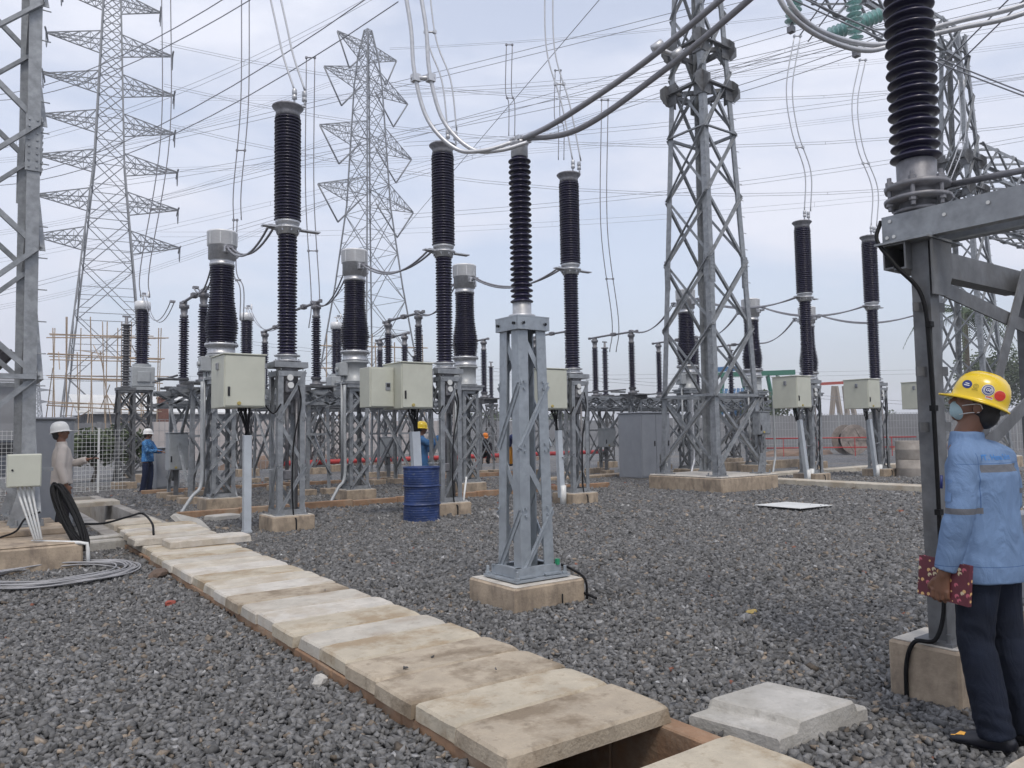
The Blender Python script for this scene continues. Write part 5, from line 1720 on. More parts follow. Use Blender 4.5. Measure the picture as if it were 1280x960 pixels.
# scaffolding round the nearer pylon base
t = thing('bamboo_scaffold', 'rickety bamboo scaffold around the foot of the nearer pylon', 'scaffold', (0, 0, 0))
random.seed(9)
m = MB()
D = 52
for lvl in (418, 444, 470, 505, 545):
    for dd in (0, 6):
        for e in (0, 4):
            a = at(62 + random.uniform(-4, 4), lvl + random.uniform(-3, 3) + e, D + dd); b = at(205 + random.uniform(-14, 8), lvl + random.uniform(-3, 3) + e + 3, D + dd)
            m.tube([a, b], .038, 5)
for px_ in list(range(68, 210, 16)):
    for dd in (0, 6):
        x = px_ + random.uniform(-4, 4); b = at(x, 540, D + dd); top = at(x + random.uniform(-5, 5), random.choice((396, 402, 410, 440)), D + dd)
        m.tube([(b.x, b.y, 0), top], .036, 5)
for k in range(16):
    x = 66 + k * 8.5; a = at(x, random.uniform(420, 560), D + random.uniform(0, 6)); b = at(x + random.uniform(-35, 45), random.uniform(420, 560), D + random.uniform(0, 6)); m.tube([a, b], .034, 5)
m.build('poles', BAMBOO, t)['kind'] = 'stuff'
t2 = thing('bamboo_scaffold', 'smaller bamboo scaffold around the foot of the farther pylon', 'scaffold', (0, 0, 0))
m = MB(); D = 88
for lvl in (432, 460, 485):
    for dd in (0, 8): m.tube([at(398, lvl, D + dd), at(535 + random.uniform(-6, 6), lvl + 3, D + dd)], .08, 5)
for px_ in range(404, 536, 18):
    x = px_ + random.uniform(-4, 4); b = at(x, 540, D); m.tube([(b.x, b.y, 0), at(x + random.uniform(-4, 4), random.choice((400, 418, 428)), D)], .07, 5)
m.build('poles', BAMBOO, t2)['kind'] = 'stuff'

# trees
LEAF = mat('tree_leaf', (.045, .075, .03), .7, 0, .35, .8, col2=(.09, .12, .05))
LEAF2 = mat('palm_leaf', (.05, .075, .035), .65, 0, .3, 2)
TRUNK = mat('tree_bark', (.14, .115, .095), .9, 0, .25, 4, bump=.3)
def tree(label, px, Y, h, r, seed, n=3200, group='trees beyond the boundary wall', sc=1.0, nm='leafy_tree'):
    rnd = random.Random(seed)
    t = thing(nm, label, 'tree', (onaz(px, Y), Y, 0), group=group)
    m = MB()
    m.tube([(0, 0, 0), (.1, 0, h * .25), (0, .1, h * .45), (.1, .1, h * .8)], [r * .07, r * .055, r * .04, .05], 8)
    cl = []
    for k in range(11):
        q = rnd.uniform(0, 2 * pi); e = rnd.uniform(.35, 1)
        c = V((cos(q) * r * .62 * e, sin(q) * r * .62 * e, h * rnd.uniform(.48, .88)))
        cl.append((c, r * rnd.uniform(.28, .5)))
        m.tube([(0, .0, h * rnd.uniform(.3, .5)), c * .55 + V((0, 0, h * .25)), c], [.09, .06, .02], 5)
    m.build('trunk', TRUNK, t)
    m = MB()
    for k in range(n):
        c, cr_ = rnd.choice(cl)
        v = V((rnd.gauss(0, 1), rnd.gauss(0, 1), rnd.gauss(0, .75))).normalized() * cr_ * rnd.uniform(.55, 1.08)
        p = c + v
        s = rnd.uniform(.10, .24) * sc
        a = V((rnd.gauss(0, 1), rnd.gauss(0, 1), rnd.gauss(0, .5))).normalized(); b = a.cross(V((rnd.gauss(0, 1), rnd.gauss(0, 1), rnd.gauss(0, 1)))).normalized()
        m.add([p - a * s, p + b * s * .6, p + a * s, p - b * s * .6], [(0, 1, 2, 3)])
    m.build('crown', LEAF, t)
    return t
tree('dense green tree behind the yellow helmet at right edge', 1245, 44, 10.6, 5.4, 1, 6500, sc=1.2)
tree('lower green tree just left of the yellow helmet', 1192, 52, 6.6, 3.6, 2, 3000)
tree('second dense tree beyond the right edge', 1330, 46, 9, 5, 3, 3000)
tree('low green bush line below the green steel frames', 965, 58, 5.2, 5, 4, 3600, sc=1.2)
tree('pale leafed tree behind the white fence at left', 118, 30, 1.7, 1.1, 5, 1500, sc=.6)
tree('small tree left of the distant stack', 158, 34, 1.8, 1.3, 6, 1500, sc=.6)
for k, (px_, Y_, h_) in enumerate(((618, 120, 5.2), (570, 130, 5), (700, 120, 5), (1100, 120, 6))):
    tree(['tiny distant tree on the horizon right behind the pedestal', 'tiny distant tree on the horizon beside the second transformer', 'tiny distant tree on the horizon left of the kiosk', 'tiny distant tree on the horizon between right breakers'][k], px_, Y_, h_, 5, 20 + k, 900, sc=2.2)
def palm(label, px, py, d, seed):
    rnd = random.Random(seed)
    top = at(px, py, d)
    t = thing('palm_tree', label, 'tree', (top.x, top.y, 0))
    h = top.z
    m = MB(); m.tube(spline([(.6, 0, 0), (.3, .1, h * .4), (0, 0, h)], 8), .17, 10); m.build('trunk', TRUNK, t)
    m = MB()
    for k in range(17):
        q = rnd.uniform(0, 2 * pi); L_ = rnd.uniform(2.8, 3.9); up_ = rnd.uniform(-.2, 1.0)
        pts = []
        for i in range(11):
            u = i / 10
            pts.append(V((cos(q) * L_ * (u - .15 * u * u), sin(q) * L_ * (u - .15 * u * u), h + L_ * (up_ * u - (1.0 + .3 * up_) * u * u))))
        m.tube(pts, [.04 * (1 - .8 * i / 10) for i in range(11)], 5)
        for i in range(1, 11):
            d_ = (pts[i] - pts[i - 1]).normalized(); s_ = d_.cross(Z).normalized() if abs(d_.z) < .98 else V((1, 0, 0))
            for j in range(3):
                p = pts[i - 1].lerp(pts[i], j / 3)
                for s in (-1, 1):
                    l = .75 * (1 - abs(i / 10 - .4)) * rnd.uniform(.8, 1.1)
                    e = p + s_ * s * l * .7 + d_ * l * .45 - Z * l * .45
                    m.add([p, p + d_ * .07, e], [(0, 1, 2)])
    m.build('crown', LEAF2, t)
    return t
palm('coconut palm seen through the steel portal behind the far tower', 1205, 392, 44, 4)

# small parked car far left
t = thing('parked_car', 'dark car partly visible at the far left behind the tower', 'car', (onaz(-8, 30), 30, 0), rotz=radians(5))
CP = mat('grey_car_paint', (.10, .11, .13), .3, .3, .05, 2, coat=.8)
m = MB(); prof = [(-2.1, .35), (-2.1, .85), (-1.3, 1.0), (-.8, 1.5), (.9, 1.52), (1.5, 1.05), (2.15, .9), (2.2, .35)]
m.extr([(a, b) for a, b in prof], (0, -.8, 0), (0, .8, 0), V((1, 0, 0)), Z); m.build('car_body', CP, t)
m = MB(); m.extr([(-1.1, 1.02), (-.72, 1.42), (.82, 1.44), (1.3, 1.05)], (0, -.81, 0), (0, .81, 0), V((1, 0, 0)), Z); m.build('side_window', BLACKP, t)
for sx in (-1.35, 1.4):
    for s in (-1, 1):
        w_ = MB(); w_.cyl((sx, s * .72, .33), .33, .2, 20, Matrix.Rotation(pi / 2, 3, 'X')); o = w_.build('wheel', DARK, t)
        w_ = MB(); w_.cyl((sx, s * .72 - .215, .33), .2, .03, 14, Matrix.Rotation(pi / 2, 3, 'X')); w_.build('rim', ALU, o)

# ------------------------------------------------------------------ thin haze in the air
m = MB(); m.bb(-603, 603, -603, 603, -1.6, 66)
hz = m.build('haze', bpy.data.materials.new('haze_air'))
hm = hz.data.materials[0]; hm.use_nodes = True
hn = hm.node_tree; hn.nodes.clear()
ho_ = hn.nodes.new('ShaderNodeOutputMaterial'); pv = hn.nodes.new('ShaderNodeVolumePrincipled')
pv.inputs['Density'].default_value = 0.0011
pv.inputs['Color'].default_value = (.93, .95, 1.0, 1)
pv.inputs['Anisotropy'].default_value = 0.2
hn.links.new(pv.outputs[0], ho_.inputs['Volume'])
tag(hz, 'thin pale haze in the air over the whole yard', 'haze', kind='stuff')

# ================================================================== PEOPLE
def chain(mb, pts, rad, side=V((1, 0, 0)), seg=16, round0=True, round1=True):
    """loft of ellipses along pts; rad = [(r along side, r across)]"""
    pts = [V(p) for p in pts]
    rad = [(r, r) if not isinstance(r, tuple) else r for r in rad]
    rings = []
    n = len(pts)
    for i, p in enumerate(pts):
        d = (pts[min(i + 1, n - 1)] - pts[max(i - 1, 0)]).normalized()
        rings.append((p, rad[i], d))
    if round0:
        p, r, d = rings[0]; e = min(r)
        pre = [(p - d * e * sin(q), (r[0] * cos(q), r[1] * cos(q)), d) for q in (1.45, 1.1, .75, .38)]
        rings = pre + rings
    if round1:
        p, r, d = rings[-1]; e = min(r)
        rings += [(p + d * e * sin(q), (r[0] * cos(q), r[1] * cos(q)), d) for q in (.38, .75, 1.1, 1.45)]
    vs, fs = [], []
    for p, r, d in rings:
        a = side - d * side.dot(d)
        if a.length < .05: a = V((0, 1, 0)) - d * d.y
        a.normalize(); b = d.cross(a)
        for k in range(seg):
            t = 2 * pi * k / seg
            vs.append(p + a * (r[0] * cos(t)) + b * (r[1] * sin(t)))
    m = len(rings)
    for i in range(m - 1):
        for k in range(seg):
            fs.append((i * seg + k, i * seg + (k + 1) % seg, (i + 1) * seg + (k + 1) % seg, (i + 1) * seg + k))
    fs.append(tuple(range(seg))[::-1]); fs.append(tuple(range((m - 1) * seg, m * seg)))
    mb.add(vs, fs, True)
def ell(mb, c, r, H=None, seg=20):
    vs, fs = [], []
    n = 12
    for i in range(n + 1):
        q = pi * i / n
        for k in range(seg):
            t = 2 * pi * k / seg
            p = V((r[0] * sin(q) * cos(t), r[1] * sin(q) * sin(t), -r[2] * cos(q))) + V(c)
            vs.append(H @ p if H is not None else p)
    for i in range(n):
        for k in range(seg):
            fs.append((i * seg + k, i * seg + (k + 1) % seg, (i + 1) * seg + (k + 1) % seg, (i + 1) * seg + k))
    mb.add(vs, fs, True)
def organic(mb, name, mt, vox, smooth, parent=None, wr=None):
    me = mb.mesh(name + '_src', mt)
    o = bpy.data.objects.new(name + '_src', me); COL.objects.link(o)
    a = o.modifiers.new('r', 'REMESH'); a.mode = 'VOXEL'; a.voxel_size = vox; a.use_smooth_shade = True
    if smooth:
        b = o.modifiers.new('s', 'SMOOTH'); b.factor = .5; b.iterations = smooth
    bpy.context.view_layer.update()
    dg = bpy.context.evaluated_depsgraph_get()
    new = bpy.data.meshes.new_from_object(o.evaluated_get(dg))
    new.name = name
    bpy.data.objects.remove(o)
    if not new.materials: new.materials.append(mt)
    if wr:
        nr = [v.normal.copy() for v in new.vertices]
        for v, q in zip(new.vertices, nr):
            v.co += q * wr(v.co)
    ob = bpy.data.objects.new(name, new); COL.objects.link(ob)
    if parent is not None: ob.parent = parent
    return ob

SKIN = mat('brown_skin', (.16, .075, .045), .5, 0, .1, 8)
HAIR = mat('black_hair', (.008, .007, .007), .6)
def cloth(name, col, var=.12, extra=None):
    return mat(name, col, .85, 0, var, 5, bump=.15, bscale=220, extra=extra, spec=.2)

def P_default():
    return dict(pel=(0, 0, .94), chest=(0, 0, 1.24), neck=(0, -.01, 1.43), head=(0, .0, 0), hyaw=0, hpitch=0,
                sl=(-.185, 0, 1.385), el=(-.235, -.02, 1.11), wl=(-.24, .06, .87), sr=(.185, 0, 1.385), er=(.235, -.02, 1.11), wr=(.24, .06, .87),
                kl=(-.11, .03, .50), al=(-.115, -.02, .09), kr=(.11, .03, .50), ar=(.12, -.02, .09), hl=(-.09, 0, .90), hr=(.09, 0, .90), fl=0, fr=0, grip=False)
def make_person(label, loc, rotz, pose, shirt, trouser, helmet, shoe, vox=.012, female=False, mask=None, hem=.78, fine=False, belt=None, bootmat=None, strips=False, slim=1.0):
    P = P_default(); P.update(pose)
    J = {k: (V(v) if isinstance(v, tuple) else v) for k, v in P.items()}
    neck = J['neck']
    H = Matrix.Translation(neck + J['head']) @ Matrix.Rotation(J['hyaw'], 4, 'Z') @ Matrix.Rotation(J['hpitch'], 4, 'X') @ Matrix.Translation((0, .01, -1.43))
    hp = lambda p: H @ V(p)
    b = MB()
    # head
    ell(b, (0, -.012, 1.625), (.074, .093, .098), H)
    ell(b, (0, .030, 1.575), (.058, .062, .072), H)
    chain(b, [hp((0, .03, 1.545)), hp((0, .062, 1.520))], [(.042, .03), (.024, .022)])
    chain(b, [hp((0, .088, 1.61)), hp((0, .103, 1.578))], [(.009, .010), (.016, .014)])
    ell(b, (0, .078, 1.545), (.024, .018, .010), H)
    for s in (-1, 1):
        ell(b, (s * .076, -.008, 1.585), (.009, .021, .032), H)
        ell(b, (s * .03, .076, 1.612), (.018, .014, .008), H)
    chain(b, [neck - Z * .06, neck + V((0, 0, .02)), hp((0, -.012, 1.545))], [(.075, .065), (.056, .058), (.054, .056)])
    # trunk
    pel, ch = J['pel'], J['chest']
    chain(b, [pel, pel.lerp(ch, .5), ch, neck - Z * .05], [(.15, .10), (.135, .095), (.165, .11), (.11, .07)])
    for s, k in ((-1, 'l'), (1, 'r')):
        S_, E_, W_ = J['s' + k], J['e' + k], J['w' + k]
        chain(b, [S_ * .45 + (neck - Z * .08) * .55, S_ * .8 + (neck - Z * .1) * .2 - Z * .03], [.045, .045])
        chain(b, [S_ - Z * .05 - V((s * .012, 0, 0)), S_.lerp(E_, .5), E_, E_.lerp(W_, .3), W_], [.044, .046, .038, .038, .027])
        hd = (W_ - E_).normalized()
        if J['grip'] and k == 'l':
            # palm hangs down over the book, fingers hook under its lower edge
            pc = W_ + V((0, .01, -.01))
            chain(b, [W_, W_ + V((0, .012, -.035)), W_ + V((0, .018, -.078))], [(.022, .028), (.017, .038), (.015, .041)], side=V((1, 0, 0)))
            lens = (.9, 1.0, .96, .8)
            for i in range(4):
                y0 = .046 - .0245 * i + .012
                k0 = W_ + V((-.004, y0, -.078 - (.004 if i in (1, 2) else 0)))
                l = lens[i]
                k1 = k0 + V((.002, .002, -.034 * l)); k2 = k1 + V((.022 * l, .001, -.016)); k3 = k2 + V((.020 * l, 0, .012))
                chain(b, [k0, k1, k2, k3], [.0098, .0098, .0088, .0078], seg=10)
            t0 = W_ + V((0, .045, -.03)); t1 = t0 + V((.0, .028, -.03)); t2 = t1 + V((.022, .012, -.02)); t3 = t2 + V((.018, 0, -.004))
            chain(b, [t0, t1, t2, t3], [.014, .012, .011, .009], seg=10)
        else:
            sd = V((0, 1, 0)) if abs(hd.y) < .8 else V((1, 0, 0))
            sd = (sd - hd * sd.dot(hd)).normalized(); up_ = hd.cross(sd)
            chain(b, [W_, W_ + hd * .04, W_ + hd * .085], [(.026, .02), (.038, .016), (.040, .014)], side=sd)
            for i, l in enumerate((.85, 1, .95, .75)):
                k0 = W_ + hd * .085 + sd * (.029 - .0195 * i)
                c_ = up_ * (s * -.5)
                k1 = k0 + (hd + c_ * .3).normalized() * .036 * l; k2 = k1 + (hd + c_ * 1.4).normalized() * .026 * l; k3 = k2 + (hd * .5 + c_ * 2).normalized() * .02 * l
                chain(b, [k0, k1, k2, k3], [.0095, .009, .0085, .0072], seg=8)
            t0 = W_ + hd * .03 + sd * .025; t1 = t0 + sd * .025 + hd * .02; t2 = t1 + sd * .008 + hd * .03
            chain(b, [t0, t1, t2], [.013, .011, .009], seg=8)
        Hh, K, A = J['h' + k], J['k' + k], J['a' + k]
        chain(b, [Hh, Hh.lerp(K, .5), K, K.lerp(A, .35), A], [.085, .07, .052, .05, .036])
        fy = J['f' + k]
        fd = V((sin(fy), cos(fy), 0))
        chain(b, [A + V((0, -.0, -.03)) - fd * .03, A + fd * .12 - Z * .045], [(.032, .035), (.036, .025)])
    root = organic(b, 'person', SKIN, vox * (.5 if fine else .8), 2)
    root.location = loc; root.rotation_euler = (0, 0, rotz)
    tag(root, label, 'person')
    # upper clothing
    b = MB()
    hz = V((0, 0, hem - pel.z))
    chain(b, [pel + hz, pel + hz * .75, pel + hz * .3, pel.lerp(ch, .5), ch, ch.lerp(neck, .55), neck - Z * .03], [(a_ * slim, b_ * slim) for a_, b_ in [(.200, .146), (.204, .148), (.198, .140), (.186, .128), (.196, .132), (.165, .110)]] + [(.09, .075)], round0=False, seg=28)
    for s, k in ((-1, 'l'), (1, 'r')):
        S_, E_, W_ = J['s' + k], J['e' + k], J['w' + k]
        chain(b, [S_ * .25 + (neck - Z * .035) * .75, S_ * .6 + (neck - Z * .06) * .4, S_ - V((s * .012, 0, .026))], [.055, .066, .068])
        up3 = (S_ - E_).normalized()
        chain(b, [S_ - V((s * .006, 0, .035)), S_.lerp(E_, .5), E_, E_.lerp(W_, .35), E_.lerp(W_, .75), E_.lerp(W_, .93)], (.064, .066, .064, .060, .055, .050), round1=False, seg=20)
    # collar
    chain(b, [neck - Z * .05, neck + V((0, -.004, .035))], [(.085, .082), (.071, .073)], round1=False)
    def wrf(co):
        a = noise.noise(V((co.x * 5 + rotz, co.y * 5, co.z * 4))) * .007
        a += noise.noise(V((co.x * 17 + co.z * 5, co.y * 17, co.z * 3.2))) * .0035
        el = J['el'] if co.x < 0 else J['er']
        dz = abs(co.z - el.z)
        if abs(co.x) > .15:
            k_ = max(0, 1 - dz / .16)
            a += noise.noise(V((co.x * 6 + co.z * 10, co.y * 8, co.z * 15))) * (.003 + .006 * k_)
        else:
            k_ = max(0, 1 - abs(co.z - hem - .12) / .15)
            a += noise.noise(V((co.x * 8, co.y * 8, co.z * 18 + co.x * 14))) * .006 * k_
        return a
    jk = organic(b, 'jacket' if fine else 'shirt', shirt, vox * (.62 if fine else .9), 7 if fine else 2, root, wrf)
    # trousers
    b = MB()
    chain(b, [pel + V((0, 0, -.02)), pel - Z * .05, (J['hl'] + J['hr']) / 2 - Z * .06], [(.150 * slim, .105 * slim), (.162 * slim, .112 * slim), (.160 * slim, .108 * slim)], round0=False, seg=24)
    for k in 'lr':
        Hh, K, A = J['h' + k], J['k' + k], J['a' + k]
        fd = (A - K).normalized()
        chain(b, [Hh + (Z * -.06 if Hh.z > .8 else Z * 0), Hh.lerp(K, .35), K, K.lerp(A, .4), K.lerp(A, .8), A + fd * .025], [.080 * (slim * .5 + .5), .092, .080, .080, .078, .080], round1=False, seg=20)
    def wrt(co):
        a = noise.noise(V((co.x * 6, co.y * 6, co.z * 3))) * .009 + noise.noise(V((co.x * 18, co.y * 18, co.z * 2.2))) * .004
        k_ = max(0, 1 - abs(co.z - .5) / .12) * .8 + max(0, 1 - abs(co.z - .13) / .14)
        return a + noise.noise(V((co.x * 6, co.y * 8, co.z * 24 + co.x * 8))) * (.002 + .007 * k_)
    organic(b, 'trousers', trouser, vox * .8, 2, root, wrt)
    # shoes
    for k in 'lr':
        A = J['a' + k]; fy = J['f' + k]; fd = V((sin(fy), cos(fy), 0)); sd = V((cos(fy), -sin(fy), 0))
        b = MB()
        chain(b, [A - fd * .045 - Z * .045, A + fd * .03 - Z * .04, A + fd * .12 - Z * .052, A + fd * .165 - Z * .058], [(.042, .045), (.046, .05), (.048, .032), (.04, .024)], side=sd)
        chain(b, [A - Z * .03 - fd * .015, A + Z * .06 - fd * .015], [.048, .045])
        so_ = organic(b, 'shoe', bootmat or shoe, .009, 1, root)
        m = MB()
        pts = []
        for q in range(20):
            t = 2 * pi * q / 20
            pts.append(A + fd * (.055 + .135 * cos(t)) + sd * (.05 * sin(t) * (1 - .1 * cos(t))) - Z * .092)
        m.poly(pts, .02, Z); m.build('sole', DARK, so_)
    # hair
    b = MB(); ell(b, (0, -.028, 1.620), (.081, .090, .094), H); ell(b, (0, -.055, 1.565), (.066, .054, .068), H)
    for s in (-1, 1): ell(b, (s * .066, -.012, 1.625), (.014, .035, .035), H)
    def hairn(co): return abs(noise.noise(co * 60)) * .003
    organic(b, 'hair', HAIR, .008, 1, root, hairn)
    # helmet
    if helmet is not None:
        m = MB()
        a_, b_, hh = .108, .122, .128
        Nn = 40
        prof = [(1.0, 0.0), (.995, .15), (.97, .34), (.90, .56), (.78, .74), (.60, .88), (.38, .965), (.16, .998), (0.001, 1.0)]
        vs, fs = [], []
        c0 = V((0, -.006, 1.628))
        rows = []
        # brim
        for (k_, dz) in ((1.10, -.012), (1.105, -.017)):
            rows.append([(k_, dz, q) for q in range(Nn)])
        for (k_, zz) in prof: rows.append([(k_, zz * hh, q) for q in range(Nn)])
        for ri, row in enumerate(rows):
            for (k_, z_, q) in row:
                t = 2 * pi * q / Nn
                x, y = a_ * k_ * cos(t), b_ * k_ * sin(t)
                if ri < 2:
                    f_ = max(0, sin(t)) ** 3
                    y += f_ * .036; z_ -= f_ * .012
                    z_ -= .012 * max(0, -sin(t)) ** 2
                elif ri == 2:
                    z_ -= .006 * max(0, sin(t)) + .012 * max(0, -sin(t)) ** 2
                if ri > 3 and abs(cos(t)) < .22 and z_ > .02:      # centre ridge
                    z_ += .006 * (z_ / hh); 
                vs.append(hp(c0 + V((x, y, z_))))
        for i in range(len(rows) - 1):
            for k in range(Nn): fs.append((i * Nn + k, i * Nn + (k + 1) % Nn, (i + 1) * Nn + (k + 1) % Nn, (i + 1) * Nn + k))
        m.add(vs, fs, True)
        ho = m.build('helmet', helmet, root)
        sm_ = ho.modifiers.new('thick', 'SOLIDIFY'); sm_.thickness = .0035; sm_.offset = -1
        m = MB(); m.tube([hp((.094 * cos(t), .108 * sin(t) - .01, 1.622)) for t in [2 * pi * i / 24 for i in range(25)]], .007, 6, cap=False)
        m.build('helmet_band', BLACKP if not fine else WHITEP, ho)
        root['_h'] = 1
    else: ho = None
    if mask is not None:
        b = MB(); ell(b, (0, .052, 1.552), (.053, .050, .050), H); ell(b, (0, .078, 1.572), (.028, .030, .022), H)
        organic(b, 'face_mask', mask, .007, 2, root)
        m = MB()
        for s in (-1, 1):
            m.tube(spline([hp((s * .055, .055, 1.575)), hp((s * .072, .025, 1.59)), hp((s * .084, -.01, 1.602)), hp((s * .082, -.028, 1.585))], 5), .0022, 6)
            m.tube(spline([hp((s * .052, .055, 1.53)), hp((s * .07, .02, 1.55)), hp((s * .082, -.02, 1.566))], 5), .0022, 6)
        m.build('mask_strap', WHITEP, root)
    return root, jk, ho, H
del_keys = []

# ---- the worker in the right foreground
def strip_extra(N, L, vec, last, t):
    sx = N.new('ShaderNodeSeparateXYZ'); L.new(t.outputs['Object'], sx.inputs[0])
    def band(src, lo, hi):
        a = N.new('ShaderNodeMath'); a.operation = 'GREATER_THAN'; a.inputs[1].default_value = lo; L.new(src, a.inputs[0])
        b = N.new('ShaderNodeMath'); b.operation = 'LESS_THAN'; b.inputs[1].default_value = hi; L.new(src, b.inputs[0])
        c = N.new('ShaderNodeMath'); c.operation = 'MULTIPLY'; L.new(a.outputs[0], c.inputs[0]); L.new(b.outputs[0], c.inputs[1]); return c
    def mul(a, b):
        c = N.new('ShaderNodeMath'); c.operation = 'MULTIPLY'; L.new(a.outputs[0], c.inputs[0]); L.new(b.outputs[0], c.inputs[1]); return c
    back = mul(band(sx.outputs[2], 1.272, 1.306), mul(band(sx.outputs[0], -.145, .145), band(sx.outputs[1], -1, 0.02)))
    arm = mul(band(sx.outputs[2], 1.085, 1.112), band(sx.outputs[0], -1, -.145))
    armr = mul(band(sx.outputs[2], 1.16, 1.185), band(sx.outputs[0], .19, 1))
    s = N.new('ShaderNodeMath'); s.operation = 'MAXIMUM'; L.new(back.outputs[0], s.inputs[0]); L.new(arm.outputs[0], s.inputs[1])
    s2 = N.new('ShaderNodeMath'); s2.operation = 'MAXIMUM'; L.new(s.outputs[0], s2.inputs[0]); L.new(armr.outputs[0], s2.inputs[1])
    # seams: thin darker stitched lines
    seam = band(sx.outputs[2], .845, .8485)
    seam2 = mul(band(sx.outputs[2], 1.31, 1.3125), band(sx.outputs[1], -1, 0))
    seam3 = mul(mul(band(sx.outputs[0], -.1585, -.155), band(sx.outputs[2], 1.08, 1.36)), band(sx.outputs[1], -1, .0))
    sma = N.new('ShaderNodeMath'); sma.operation = 'MAXIMUM'; L.new(seam.outputs[0], sma.inputs[0]); L.new(seam3.outputs[0], sma.inputs[1])
    sm2 = N.new('ShaderNodeMath'); sm2.operation = 'MAXIMUM'; L.new(sma.outputs[0], sm2.inputs[0]); L.new(seam2.outputs[0], sm2.inputs[1])
    m0 = N.new('ShaderNodeMixRGB'); m0.inputs['Color2'].default_value = (.07, .13, .26, 1); L.new(sm2.outputs[0], m0.inputs['Fac']); L.new(last, m0.inputs['Color1'])
    m = N.new('ShaderNodeMixRGB'); m.inputs['Color2'].default_value = (.13, .135, .15, 1)
    L.new(s2.outputs[0], m.inputs['Fac']); L.new(m0.outputs[0], m.inputs['Color1'])
    return m.outputs[0]
JKT = cloth('light_blue_work_cloth', (.145, .225, .37), .08, strip_extra)
def folds(m, sc, st, sx=1.0, sz=1.0):
    nt_ = m.node_tree; N, L = nt_.nodes, nt_.links
    b = N['Principled BSDF']; old = b.inputs['Normal'].links[0].from_socket
    tcn = N.new('ShaderNodeTexCoord'); mp_ = N.new('ShaderNodeMapping'); mp_.inputs['Scale'].default_value = (sx, sx, sz); mp_.inputs['Rotation'].default_value = (.5, .6, 0)
    nz = N.new('ShaderNodeTexNoise'); nz.inputs['Scale'].default_value = sc; nz.inputs['Detail'].default_value = 4; nz.inputs['Distortion'].default_value = 1.2; nz.inputs['Roughness'].default_value = .45
    L.new(tcn.outputs['Object'], mp_.inputs['Vector']); L.new(mp_.outputs[0], nz.inputs['Vector'])
    bp = N.new('ShaderNodeBump'); bp.inputs['Strength'].default_value = st; bp.inputs['Distance'].default_value = .05
    L.new(nz.outputs['Fac'], bp.inputs['Height']); L.new(old, bp.inputs['Normal']); L.new(bp.outputs[0], b.inputs['Normal'])
    return m
folds(JKT, 7, .55, 1.3, .7)
NAVY = cloth('navy_denim', (.010, .014, .026), .25)
folds(NAVY, 7, .5, 1.3, .6)
YEL = mat('yellow_helmet_plastic', (.72, .50, .01), .28, 0, .04, 3, coat=.4)
WHL = mat('white_helmet_plastic', (.72, .72, .70), .3, 0, .04, 3, coat=.3)
ORL = mat('orange_helmet_plastic', (.75, .22, .02), .35, 0, .04, 3)
MASKM = mat('pale_blue_mask', (.33, .46, .50), .8, 0, .06, 20)
BODY_AZ = radians(36 - 29)
wk, jk, helm, HM = make_person('worker in light blue jacket and yellow sticker covered helmet, back to camera at right', (3.965, 1.655, 0), -BODY_AZ,
    dict(hyaw=radians(32), hpitch=radians(20), neck=(-.025, .06, 1.425), chest=(-.005, .012, 1.24), hl=(-.078, 0, .90), hr=(.078, 0, .90), el=(-.218, -.005, 1.09), wl=(-.240, .07, .80), er=(.22, .02, 1.11), wr=(.21, .16, .90), sl=(-.158, 0, 1.350), sr=(.160, 0, 1.350), grip=True,
         kl=(-.10, .03, .49), al=(-.09, -.04, .095), kr=(.09, .0, .49), ar=(.10, -.10, .095), fl=radians(-22), fr=radians(10)),
    JKT, NAVY, YEL, mat('black_shoe_leather', (.012, .013, .02), .4), vox=.011, mask=MASKM, hem=.765, fine=True, slim=1.0)
wk.location.z = .01
# sewn parts: chest pocket sleeve pen and shoe stripe
def decal(bvh, o, d, up_, pts2, faces, name, mt, parent, off=.002, offs=0):
    """project a flat drawing onto the surface, a hair above it; o, d in the parent's local space"""
    d = V(d).normalized(); up_ = (V(up_) - d * V(up_).dot(d)).normalized(); rt = d.cross(up_)
    m = MB(); vs = []
    for (x, y) in pts2:
        st = V(o) + rt * x + up_ * y
        hit, nrm, _, _ = bvh.ray_cast(st, d)
        if hit is None: hit, nrm, _, _ = bvh.find_nearest(st + d * .3); 
        if nrm.dot(d) > 0: nrm = -nrm
        vs.append(hit + nrm * off)
    m.add(vs, faces)
    return m.build(name, mt, parent)
def disc2(r, n=28, rings=4, r0_=0):
    pts, fs = [], []
    for i in range(rings + 1):
        rr = r0_ + (r - r0_) * i / rings
        for k in range(n): pts.append((rr * cos(2 * pi * k / n), rr * sin(2 * pi * k / n)))
    for i in range(rings):
        for k in range(n): fs.append((i * n + k, i * n + (k + 1) % n, (i + 1) * n + (k + 1) % n, (i + 1) * n + k))
    return pts, fs
def text2(s, size, cx=0, cy=0, shear=0, sub=True):
    c = bpy.data.curves.new('t', 'FONT'); c.body = s; c.size = size; c.align_x = 'CENTER'; c.align_y = 'CENTER'; c.shear = shear; c.offset = size * .018
    o = bpy.data.objects.new('t', c); COL.objects.link(o)
    bpy.context.view_layer.update()
    me = bpy.data.meshes.new_from_object(o.evaluated_get(bpy.context.evaluated_depsgraph_get()))
    bm = bmesh.new(); bm.from_mesh(me)
    bmesh.ops.triangulate(bm, faces=bm.faces)
    if sub:
        bmesh.ops.subdivide_edges(bm, edges=[e for e in bm.edges if e.calc_length() > size * .15], cuts=2)
    bm.verts.ensure_lookup_table()
    pts = [(v.co.x + cx, v.co.y + cy) for v in bm.verts]; fs = [tuple(v.index for v in f.verts) for f in bm.faces]
    bm.free(); bpy.data.objects.remove(o)
    return pts, fs
